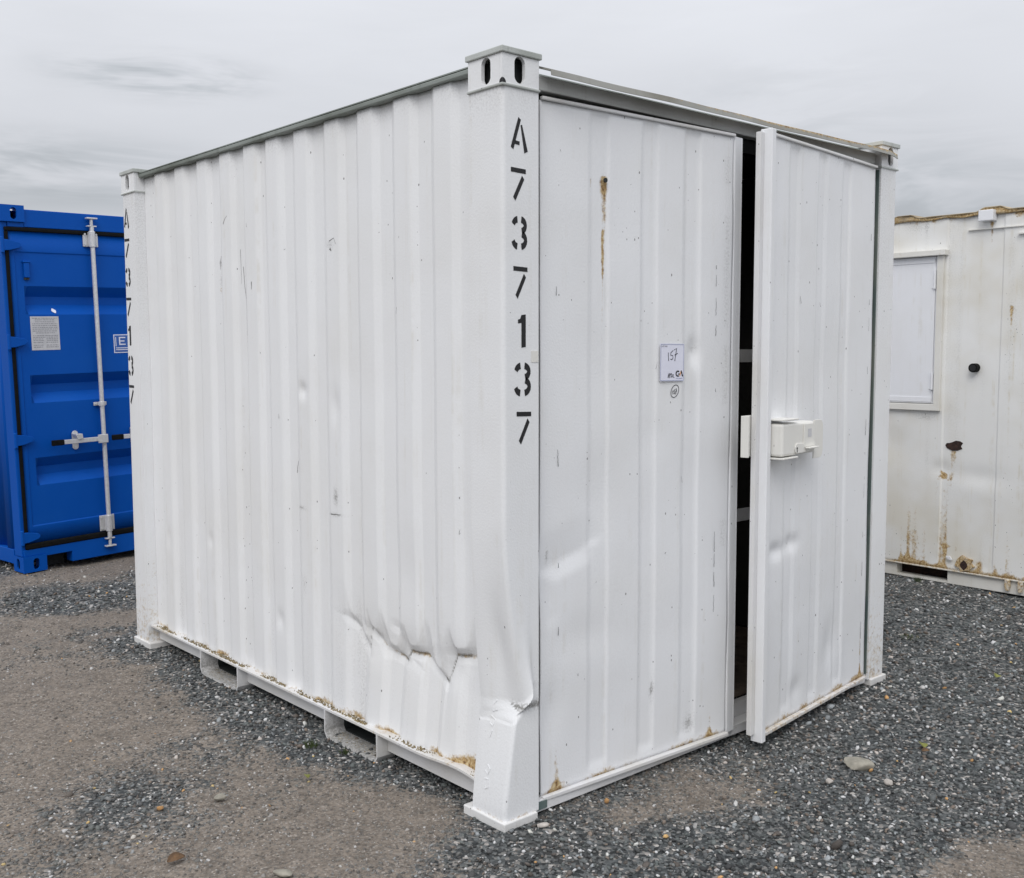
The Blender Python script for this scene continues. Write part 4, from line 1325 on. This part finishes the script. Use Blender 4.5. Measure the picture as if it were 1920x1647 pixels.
def blue_door(m):
    """m = 0 left leaf, 1 right leaf (mirrored)"""
    X = (lambda x: x) if not m else (lambda x: BW - x)
    zp, fp = [0.2], [0.0]
    for a_, b_, c_, d_ in reversed(CORR):
        zp += [d_, c_, b_, a_]
        fp += [0.0, 0.062, 0.062, 0.0]
    zp.append(2.5)
    fp.append(0.0)
    us = np.array([0.050, 0.092, 0.096, 0.150, 0.172, 0.6, 1.045, 1.067, 1.12, 1.124, 1.205])
    zs_ = np.array(sorted(set([0.205, 0.335, 0.342, 2.345, 2.352, 2.500] + [z for q in CORR for z in q] + [1.0, 1.6])))

    def f(U, Z):
        rec = np.interp(Z, zp, fp) * np.interp(U, [0.150, 0.172, 1.045, 1.067], [0, 1, 1, 0])
        pan = 0.006 * np.interp(U, [0.092, 0.096, 1.12, 1.124], [0, 1, 1, 0]) * np.interp(Z, [0.335, 0.342, 2.345, 2.352], [0, 1, 1, 0])
        return X(U), 0.022 + rec + pan, Z
    dr = sheet('door', us, zs_, f, 'blue', blue, smooth=15, thick=(-0.004 if m else 0.004))
    dr['label'] = 'blue door leaf with printed label' if not m else 'blue door leaf hidden behind the white container'
    a0, a1 = sorted((X(0.026), X(0.052)))
    b0, b1 = sorted((X(0.026), X(1.21)))
    MB().box(a0, a1, 0.010, 0.034, 0.213, 2.496).build('gasket', 'rubber', dr, bevel=0.004)
    MB().box(b0, b1, 0.004, 0.030, 2.4965, 2.525).build('gasket', 'rubber', dr, bevel=0.006)
    MB().box(b0, b1, 0.000, 0.030, 0.1685, 0.2125).build('gasket', 'rubber', dr, bevel=0.010)
    for z in (2.395, 1.700, 0.985, 0.262):
        pl = [(-0.004, z - 0.036), (0.012, z - 0.040), (0.050, z - 0.038), (0.120, z - 0.020), (0.134, z - 0.006), (0.134, z + 0.010), (0.120, z + 0.022), (0.05, z + 0.036), (0.012, z + 0.040), (-0.004, z + 0.036)]
        h_ = MB()
        h_.prism([(X(p), q) for p, q in pl], 'y', -0.006, 0.014)
        h_.tube((X(0.004), 0.004, z - 0.055), (X(0.004), 0.004, z + 0.055), 0.013, 12)
        h_.build('hinge', 'blue', dr, bevel=0.003)
    for rx in (0.672, 1.150):
        rod = MB()
        rod.tube((X(rx), -0.018, 0.165), (X(rx), -0.018, 2.555), 0.0165, 16)
        ro = rod.build('lock_rod', 'galv', blue, smooth=40)
        for z0, z1, wd in ((2.408, 2.520, 0.060), (0.218, 0.340, 0.060), (1.198, 1.226, 0.052)):
            b_ = MB()
            b_.box(X(rx) - wd, X(rx) + wd, 0.008, 0.020, z0, z1)
            b_.tube((X(rx), -0.016, z0 - 0.004), (X(rx), -0.016, z1 + 0.004), 0.024, 14)
            b_.box(X(rx) - 0.024, X(rx) + 0.024, -0.014, 0.0075, z0 + 0.002, z1 - 0.002)
            b_.build('rod_bracket', 'galv', ro, bevel=0.004)
            for sx in (-1, 1):
                for zz in ((z0 + 0.018, z1 - 0.018) if z1 - z0 > 0.05 else ((z0 + z1) / 2,)):
                    MB().tube((X(rx) + sx * (wd - 0.015), 0.0078, zz), (X(rx) + sx * (wd - 0.015), 0.002, zz), 0.008, 8).build('bolt', 'galv', ro)
        for z0, s_ in ((2.556, 1), (0.164, -1)):
            k_ = MB()
            k_.box(X(rx) - 0.036, X(rx) + 0.036, -0.030, 0.000, *sorted((z0, z0 + s_ * 0.010)))
            k_.tube((X(rx), -0.016, z0 + s_ * 0.0105), (X(rx), -0.016, z0 + s_ * 0.058), 0.012, 10)
            k_.box(X(rx) - 0.040, X(rx) + 0.044, -0.034, 0.002, *sorted((z0 + s_ * 0.0585, z0 + s_ * 0.070)))
            k_.build('cam_end', 'galv', ro, bevel=0.003)
        MB().box(min(X(rx - 0.34), X(rx)), max(X(rx - 0.34), X(rx)), -0.046, -0.036, 0.928, 0.962).build('handle', 'galv', ro, bevel=0.003)
        MB().box(*sorted((X(rx - 0.425), X(rx - 0.33))), -0.052, -0.030, 0.924, 0.966).build('handle_grip', 'rubber', ro, bevel=0.006)
        MB().box(*sorted((X(rx - 0.060), X(rx + 0.016))), -0.055, -0.0345, 0.912, 0.978).build('handle_hub', 'galv', ro, bevel=0.004)
        ov = [(X(rx - 0.215) + 0.024 * math.cos(R(20 * k)), 0.948 + (0.048 if math.sin(R(20 * k)) > 0 else -0.048) + 0.024 * math.sin(R(20 * k))) for k in range(18)]
        MB().prism(ov, 'y', 0.012, 0.021).build('handle_catch', 'galv', ro, bevel=0.002)
        MB().prism([(X(rx - 0.245), 0.998), (X(rx - 0.19), 0.998), (X(rx - 0.185), 0.962), (X(rx - 0.225), 0.955)], 'y', -0.056, 0.0115).build('catch_tongue', 'galv', ro, bevel=0.002)
    return dr


bd0 = blue_door(0)
bd1 = blue_door(1)
# lashing stud cover, labels on the left leaf
MB().box(0.150, 0.190, 0.006, 0.0275, 2.165, 2.270).build('vent_cover', 'blue', bd0, bevel=0.004)
MB().box(0.144, 0.200, 0.004, 0.0275, 2.272, 2.286).build('vent_hood', 'blue', bd0, bevel=0.004)
MB().box(0.152, 0.188, 0.014, 0.0275, 2.150, 2.1645).build('vent_slot', 'dark', bd0)
lb = MB().box(0.178, 0.392, 0.0258, 0.0272, 1.636, 1.884).build('printed_label', 'paper_grey', bd0)
rows = []
rr_ = random.Random(5)
zz = 1.868
k = 0
while zz > 1.650:
    short = k in (1, 2, 8)
    x0 = 0.192 + (0.022 if short else 0.0)
    x1 = 0.378 - (0.022 if short else 0.0)
    x = x0
    while x < x1:
        ln = rr_.uniform(0.006, 0.020)
        if zz < 1.72 and 0.26 < x < 0.285:
            x += 0.02
            continue
        rows.append([(x, zz), (min(x + ln, x1), zz), (min(x + ln, x1), zz + 0.0055), (x, zz + 0.0055)])
        x += ln + rr_.uniform(0.003, 0.006)
    zz -= rr_.choice((0.012, 0.014, 0.020))
    k += 1
flat_polys('label_print', rows, lambda p, q, dd: (p, 0.0254 - dd, q), 'print_grey', bd0, th=0.0004)
MB().box(0.822, 0.960, 0.0258, 0.0272, 1.598, 1.742).build('printed_label', 'paper', bd0)
MB().box(0.829, 0.953, 0.0250, 0.0256, 1.605, 1.735).build('label_print', 'print_blue', bd0)
st_ = [[(0.836, 1.650), (0.842, 1.650), (0.842, 1.722), (0.836, 1.722)], [(0.866, 1.660), (0.876, 1.660), (0.876, 1.722), (0.866, 1.722)], [(0.876, 1.660), (0.92, 1.660), (0.92, 1.669), (0.876, 1.669)], [(0.876, 1.686), (0.912, 1.686), (0.912, 1.695), (0.876, 1.695)], [(0.876, 1.713), (0.92, 1.713), (0.92, 1.722), (0.876, 1.722)], [(0.838, 1.634), (0.94, 1.634), (0.94, 1.640), (0.838, 1.640)], [(0.838, 1.620), (0.94, 1.620), (0.94, 1.626), (0.838, 1.626)]]
flat_polys('label_print', st_, lambda p, q, dd: (p, 0.0246 - dd, q), 'paper', bd0, th=0.0004)
flat_polys('paint_chip', [[(0.362 + 0.016 * math.cos(R(30 * k)) * (1 + 0.25 * math.sin(k * 2.1)) + 0.006, 1.926 + 0.017 * math.sin(R(30 * k)) - 0.35 * 0.016 * math.cos(R(30 * k))) for k in range(12)]], lambda p, q, dd: (p, 0.0875 - 0.861 * (1.970 - q) - 0.004 - dd, q), 'paper', bd0, th=0.0006)

# ------------------------------------------------------------------ white site cabin on the right
CXF = 4.81
cab = empty('site_cabin', (CXF, 0.289, 0.0))
tag(cab, 'weathered white steel cabin with rust stains and shuttered window, right edge', 'cabin')
# local: x = depth into the cabin, y = along the wall (0 at the frame edge, + away), z up
CH = 2.545
cprof_ridges = [(-3.4 + 0.80 * k, -2.99 + 0.80 * k) for k in range(8)]
cprof, cbr = trapez(None, cprof_ridges, 0.012, 0.0, 0.007)


def cab_x(U, Z):
    d = cprof(U) * sstep(0.10, 0.16, Z)
    d = d + 0.008 * blob(U, Z, 0.34, 0.77, 0.16, 0.06) + 0.010 * blob(U, Z, 0.95, 0.95, 0.14, 0.12) + 0.010 * blob(U, Z, 0.60, 0.80, 0.06, 0.05) - 0.003 * blob(U, Z, 0.30, 0.66, 0.16, 0.07)
    return d + 0.007 * (fbm(U * 1.5 + 2, Z * 1.4, 29, 3) - 0.5) * 2


def cab_rust(U, Z):
    n = fbm(U * 10 + 8, Z * 10, 81, 4)
    r = np.clip(1 - (Z - 0.105) / 0.04, 0, 1) * (0.35 + 1.0 * (n - 0.3)) + np.clip((Z - 2.47) / 0.06, 0, 1) * (0.25 + 1.3 * (n - 0.42))
    r = r + 0.75 * drip(U, Z, 0.145, 1.905, 0.34, 0.018) + 0.55 * drip(U, Z, 0.525, 0.925, 0.34, 0.018) + 0.42 * drip(U, Z, 0.498, 0.92, 0.25, 0.014)
    col_ = fbm(U * 26, U * 0 + 3, 33, 3)
    r = r + 0.80 * np.clip(col_ - 0.46, 0, 1) * 2.6 * sstep(0.85, 0.10, Z) + 0.35 * np.clip(col_ - 0.56, 0, 1) * 3 * sstep(2.15, 2.5, Z)
    r = r + 0.8 * blob(U, Z, 0.580, 0.755, 0.022, 0.020) + 0.5 * blob(U, Z, 0.60, 0.79, 0.012, 0.02) + 0.30 * drip(U, Z, 0.56, 0.76, 0.5, 0.05) + 0.35 * drip(U, Z, 0.62, 0.74, 0.6, 0.02)
    r = r + 0.65 * drip(U, Z, 0.300, 2.465, 0.20, 0.020) + 0.42 * drip(U, Z, 0.03, 2.38, 0.3, 0.03)
    r = r + 0.75 * blob(U, Z, 0.40, 0.165, 0.035, 0.035) + 0.65 * blob(U, Z, 0.30, 0.16, 0.025, 0.05) + 0.6 * blob(U, Z, 0.195, 0.15, 0.02, 0.05) + 0.55 * blob(U, Z, 0.54, 0.262, 0.035, 0.012) + 0.5 * drip(U, Z, 0.545, 0.26, 0.12, 0.010) + 0.45 * drip(U, Z, 0.475, 0.255, 0.12, 0.010)
    r = r + 0.55 * blob(U, Z, 0.84, 0.135, 0.04, 0.03) + 0.4 * blob(U, Z, 0.595, 1.20, 0.012, 0.02) + 0.65 * blob(U, Z, 0.06, 0.80, 0.012, 0.025) + 0.4 * drip(U, Z, 0.15, 0.8, 0.10, 0.012)
    r = r + 0.22 * np.exp(-((U - 0.81) / 0.06) ** 2) * sstep(1.25, 0.9, Z) * n
    return r


def cab_grime(U, Z):
    n = fbm(U * 24, Z * 1.1, 61, 4)
    return 0.5 * np.clip(n - 0.55, 0, 1) * 2.0 + 0.45 * blob(U, Z, 0.82, 2.49, 0.10, 0.05) + 0.4 * np.exp(-((U - 0.745) / 0.01) ** 2) * sstep(2.2, 2.5, Z) + 0.5 * blob(U, Z, 0.72, 1.16, 0.10, 0.03) + 0.9 * blob(U, Z, 0.145, 1.905, 0.008, 0.014)


cw = sheet('wall_panel', lines(-3.6, 2.6, 0.025, cbr), lines(0.103, 2.532, 0.02), lambda U, Z: (cab_x(U, Z), U, Z), 'cabin', cab, smooth=24, thick=-0.003, rust=cab_rust, grime=cab_grime)
sheet('wall_panel', np.array([0.004, 1.2, 2.42]), np.array([0.103, 1.2, 2.52]), lambda U, Z: (U, U * 0 + 2.604, Z), 'cabin', cab, thick=-0.003)
sheet('wall_panel', np.array([0.004, 1.2, 2.42]), np.array([0.103, 1.2, 2.52]), lambda U, Z: (U, U * 0 - 3.604, Z), 'cabin', cab, thick=0.003)
sheet('wall_panel', np.array([-3.6, 0.0, 2.6]), np.array([0.103, 1.2, 2.52]), lambda U, Z: (U * 0 + 2.424, U, Z), 'cabin', cab, thick=0.003)
MB().box(0.02, 2.40, -3.58, 2.58, 0.11, 0.12).build('floor_panel', 'wood', cab)
# bottom rail with fork slots
for y0, y1 in ((-3.6, -2.15), (-1.75, 0.530), (0.908, 2.6)):
    MB().box(0.010, 0.09, y0, y1, 0.0, 0.0925).build('bottom_rail', 'cabin_trim', cab, bevel=0.003)
for y0, y1 in ((-2.1495, -1.7505), (0.5305, 0.9075)):
    MB().box(0.014, 0.09, y0, y1, 0.0, 0.016).build('slot_floor', 'cabin_trim', cab)
rust_it(MB().box(-0.012, 0.09, -3.61, 2.61, 0.0935, 0.1025).build('bottom_flange', 'cabin_trim', cab, bevel=0.002), 0.42)
MB().box(0.14, 0.15, 0.45, 1.0, 0.0, 0.09).build('fork_pocket', 'rusty', cab)
for y in (0.107, 0.022):
    l_ = MB()
    l_.prism([(y - 0.016, 0.096), (y + 0.016, 0.096), (y + 0.018, 0.06), (y + 0.010, 0.022), (y - 0.010, 0.022), (y - 0.018, 0.06)], 'x', -0.020, 0.009)
    rust_it(l_.build('drain_lug', 'cabin_trim', cab, bevel=0.004), 0.5)
# torn patch and flap near the base
tp = [(0.405 + 0.060 * math.cos(R(24 * k)) * (1 + 0.25 * math.sin(3.3 * k)), 0.158 + 0.052 * math.sin(R(24 * k)) * (1 + 0.2 * math.cos(2.1 * k))) for k in range(15)]
rust_it(MB().prism([(p, q) for p, q in tp], 'x', -0.0135, 0.004).build('torn_patch', 'cabin_trim', cab, bevel=0.003), 0.58)
tp2 = [(0.405 + 0.026 * math.cos(R(30 * k)), 0.150 + 0.030 * math.sin(R(30 * k)) * (1 + 0.2 * math.cos(2.1 * k))) for k in range(12)]
MB().prism(tp2, 'x', -0.0150, -0.0138).build('rust_hole', 'rusty', cab)
MB().prism([(0.535, 0.196), (0.520, 0.176), (0.495, 0.170), (0.487, 0.176), (0.505, 0.200)], 'x', -0.018, -0.006).build('bent_tab', 'shutter', cab, bevel=0.002)
# ragged hole in the wall skin
hp = [(0.572, 0.968), (0.560, 0.948), (0.520, 0.932), (0.485, 0.936), (0.452, 0.950), (0.462, 0.968), (0.448, 0.990), (0.468, 1.002), (0.498, 1.004), (0.524, 0.992), (0.545, 0.985), (0.562, 0.984)]
fx = float(cab_x(np.array([0.51]), np.array([0.965]))[0])
MB().prism(hp, 'x', fx - 0.0030, fx + 0.006).build('rust_hole', 'rusty', cab)
# pipe stub
ps = MB()
ps.tube((0.012, 0.375, 1.507), (-0.045, 0.375, 1.507), 0.030, 20)
ps.build('pipe_stub', 'rubber', cab, smooth=40)
MB().tube((-0.0455, 0.375, 1.507), (-0.0465, 0.375, 1.507), 0.022, 20).build('pipe_bore', 'black_ink', cab)
# rain strip, lug and seam under the roof
MB().box(-0.010, 0.012, -1.2, 0.455, 2.4285, 2.4340).build('rain_strip', 'cabin_trim', cab)
MB().box(-0.022, 0.010, -0.9, 0.120, 2.3780, 2.3860).build('rain_strip', 'cabin_trim', cab)
MB().box(-0.060, 0.004, 0.268, 0.366, 2.4790, 2.5500).build('roof_lug', 'shutter', cab, bevel=0.004)
# roof sheet: corrugated, with a rusted edge
ru_ = lines(-3.66, 2.66, 0.02)


def roof_top(U):
    t = (U - 0.80) / 0.62
    ph = t - np.floor(t)
    return 0.026 * sstep(0.0, 0.10, ph) * sstep(0.36, 0.26, ph) + 0.004 * (fbm(U * 7, U * 0, 71, 2) - 0.5)


sheet('roof_sheet', ru_, np.array([-0.020, 0.4, 1.25, 2.45]), lambda U, Z: (Z, U, 2.548 + roof_top(U)), 'rust_edge', cab, smooth=35, thick=-0.006)
sheet('roof_edge', ru_, np.linspace(0, 1, 4), lambda U, Z: (-0.014 - 0.004 * np.sin(U * 31 + Z * 3), U, 2.523 + 0.004 * np.sin(U * 23) + Z * (2.5455 + roof_top(U) - 2.523 - 0.004 * np.sin(U * 23))), 'rust_edge', cab, smooth=50, thick=-0.004, rust=lambda U, Z: 0.25 + 0.6 * fbm(U * 8, Z * 2, 5, 3))
# shuttered window
wy0, wy1, wz0, wz1 = 0.610, 1.720, 1.205, 2.310
fr = MB().prism([(wy0, wz0), (wy1, wz0), (wy1, wz1 - 0.036), (wy1 - 0.045, wz1 - 0.036), (wy1 - 0.045, wz0 + 0.045), (wy0 + 0.045, wz0 + 0.045), (wy0 + 0.045, wz1 - 0.036), (wy0, wz1 - 0.036)], 'x', -0.028, 0.006).build('window_frame', 'cabin_trim', cab, bevel=0.003)
rust_it(MB().box(-0.058, 0.004, wy0 - 0.022, wy1 + 0.022, wz1 - 0.035, wz1 + 0.004).build('drip_cap', 'cabin_trim', fr, bevel=0.004), 0.26)
sh = MB().box(-0.016, 0.002, wy0 + 0.060, wy1 - 0.050, wz0 + 0.052, wz1 - 0.040).build('shutter', 'shutter', cab, bevel=0.002)
MB().box(-0.020, -0.0165, wy0 + 0.0625, wy1 - 0.0525, wz1 - 0.082, wz1 - 0.050).build('shutter_rail', 'shutter', sh, bevel=0.003)
MB().box(-0.020, -0.0165, wy0 + 0.0625, wy1 - 0.0525, wz0 + 0.060, wz0 + 0.095).build('shutter_rail', 'shutter', sh, bevel=0.003)
MB().box(-0.012, 0.002, wy0 + 0.0455, wy0 + 0.0575, wz0 + 0.052, wz1 - 0.040).build('shutter_gap', 'shutter', sh)
for z0, z1 in ((2.050, 2.182), (1.352, 1.470)):
    MB().tube((-0.024, wy0 + 0.060, z0), (-0.024, wy0 + 0.060, z1), 0.009, 12).box(-0.0195, -0.0165, wy0 + 0.062, wy0 + 0.085, z0 + 0.003, z1 - 0.003).build('hinge', 'shutter', sh)
MB().tube((-0.0165, 1.04, 1.520), (-0.045, 1.04, 1.520), 0.016, 10).build('latch', 'galv', sh)

# ------------------------------------------------------------------ small things on the ground
def rock(name, loc, size, rot, mat, seed, label, cat, sub=3):
    bm = bmesh.new()
    bmesh.ops.create_icosphere(bm, subdivisions=sub, radius=1.0)
    r_ = np.random.default_rng(seed)
    pl = [(Vector(r_.normal(size=3)).normalized(), r_.uniform(0.55, 0.9)) for _ in range(9)]
    for v in bm.verts:
        for nrm, dd in pl:
            e = v.co.dot(nrm) - dd
            if e > 0:
                v.co -= nrm * e * 0.85
        v.co = Vector((v.co.x * size[0], v.co.y * size[1], v.co.z * size[2]))
    me = bpy.data.meshes.new(name)
    bm.to_mesh(me)
    bm.free()
    ob = finish(me, name, mat, None, smooth=38)
    ob.location = loc
    ob.rotation_euler = rot
    tag(ob, label, cat)
    return ob


rock('stone', (1.400, -0.495, 0.012), (0.074, 0.038, 0.024), (0.10, 0.12, R(-34)), 'stone', 4, 'flat grey-brown stone lying on gravel in front of the open door', 'stone')
M['pale'] = plain('pale_stone', (0.52, 0.48, 0.44), 0.8, var=0.15, scale=60)
M['ochre'] = plain('ochre_stone', (0.45, 0.25, 0.10), 0.8, var=0.15, scale=60)
rock('stone', (1.175, -0.515, 0.010), (0.017, 0.015, 0.012), (0, 0, 1), 'pale', 9, 'small pale pink pebble just left of the flat grey stone', 'pebble', 2)
rock('stone', (0.430, -0.068, 0.006), (0.013, 0.011, 0.010), (0, 0, 1), 'ochre', 12, 'small orange pebble in dark gravel near the door sill', 'pebble', 2)
rock('stone', (-0.800, 0.955, 0.004), (0.014, 0.012, 0.010), (0, 0, 2), 'ochre', 14, 'orange pebble in the dark gravel patch at lower left', 'pebble', 2)
rock('stone', (-0.600, 0.890, 0.008), (0.026, 0.016, 0.013), (0, 0.2, 2.4), 'stone', 15, 'dark grey stone lying alone on the brown dirt, lower left', 'stone', 2)
rock('stone', (0.125, -0.055, 0.006), (0.026, 0.013, 0.009), (0, 0, -0.5), 'pale', 16, 'flat cream stone chip beside the near corner post', 'stone', 2)
rock('stone', (-0.705, 0.240, 0.004), (0.040, 0.018, 0.011), (0, 0, -0.9), 'stone', 17, 'long slate grey stone at the bottom edge, left of centre', 'stone', 2)
rock('stone', (1.345, -0.66, 0.006), (0.022, 0.018, 0.013), (0, 0, 0.4), 'pale', 18, 'whitest of the pale stones below the yellowing leaf', 'stone', 2)


def leaf(loc, rz, ln, mat, label):
    n = 8
    vs, fs = [], []
    for i in range(n + 1):
        t = i / n
        w_ = 0.30 * ln * math.sin(math.pi * min(1, t * 0.96 + 0.03)) ** 0.8
        zc = 0.12 * ln * math.sin(math.pi * t) + 0.05 * ln * t
        vs += [(t * ln, -w_, zc + 0.10 * w_), (t * ln, 0, zc - 0.12 * w_), (t * ln, w_, zc + 0.22 * w_)]
    for i in range(n):
        a0 = i * 3
        fs += [(a0, a0 + 3, a0 + 4, a0 + 1), (a0 + 1, a0 + 4, a0 + 5, a0 + 2)]
    me = bpy.data.meshes.new('leaf')
    me.from_pydata(vs, [], fs)
    ob = finish(me, 'leaf', mat, None, smooth=60, recalc=False)
    ob.location = loc
    ob.rotation_euler = (0.2, 0.1, rz)
    md = ob.modifiers.new('solid', 'SOLIDIFY')
    md.thickness = 0.0008
    tag(ob, label, 'leaf')


leaf((1.755, -0.590, 0.014), R(40), 0.062, 'leaf', 'yellow-green fallen leaf on gravel right of the flat stone')
leaf((1.715, -0.600, 0.012), R(-20), 0.040, 'leaf_brown', 'curled brown leaf touching the yellow-green leaf')
leaf((2.905, -0.370, 0.012), R(10), 0.055, 'leaf', 'yellowing leaf at the right edge of the gravel')
leaf((2.850, -0.345, 0.012), R(120), 0.040, 'leaf_brown', 'brown leaf beside the yellowing leaf at the right edge')
leaf((-0.275, 0.825, 0.010), R(70), 0.040, 'leaf', 'bright green leaf on the dirt left of the near fork pocket')
leaf((-0.950, 0.545, 0.008), R(10), 0.065, 'leaf_brown', 'tan leaf on brown dirt at the bottom left')


def tuft(loc, n, hgt, sp, label):
    mb = MB()
    rr = random.Random(int(loc[0] * 1000))
    for k in range(n):
        a_ = rr.uniform(0, 6.28)
        r0 = sp * rr.random() ** 0.7
        x, y = r0 * math.cos(a_), r0 * math.sin(a_)
        h_ = hgt * rr.uniform(0.5, 1.0)
        lx, ly = rr.uniform(-0.7, 0.7) * h_, rr.uniform(-0.7, 0.7) * h_
        w_ = 0.0014
        mb.add([(x - w_, y, -0.002), (x + w_, y, -0.002), (x + lx * 0.5 + w_ * 0.7, y + ly * 0.5, h_ * 0.7), (x + lx * 0.5 - w_ * 0.7, y + ly * 0.5, h_ * 0.7), (x + lx, y + ly, h_)], [(0, 1, 2, 3), (3, 2, 4)])
    ob = mb.build('grass_tuft', 'grass', None)
    ob.location = loc
    tag(ob, label, 'grass')


tuft((-0.085, 1.115, 0.0), 55, 0.030, 0.028, 'small green grass tuft on gravel left of the near fork pocket')
tuft((-0.020, 0.960, 0.0), 30, 0.018, 0.020, 'tiny grass tuft right under the near fork pocket')
tuft((4.72, 0.98, 0.0), 60, 0.045, 0.030, 'small dark grass tuft at the foot of the cabin slot')
tuft((3.30, 0.30, 0.0), 80, 0.022, 0.060, 'low mossy grass patch on gravel in front of the cabin')
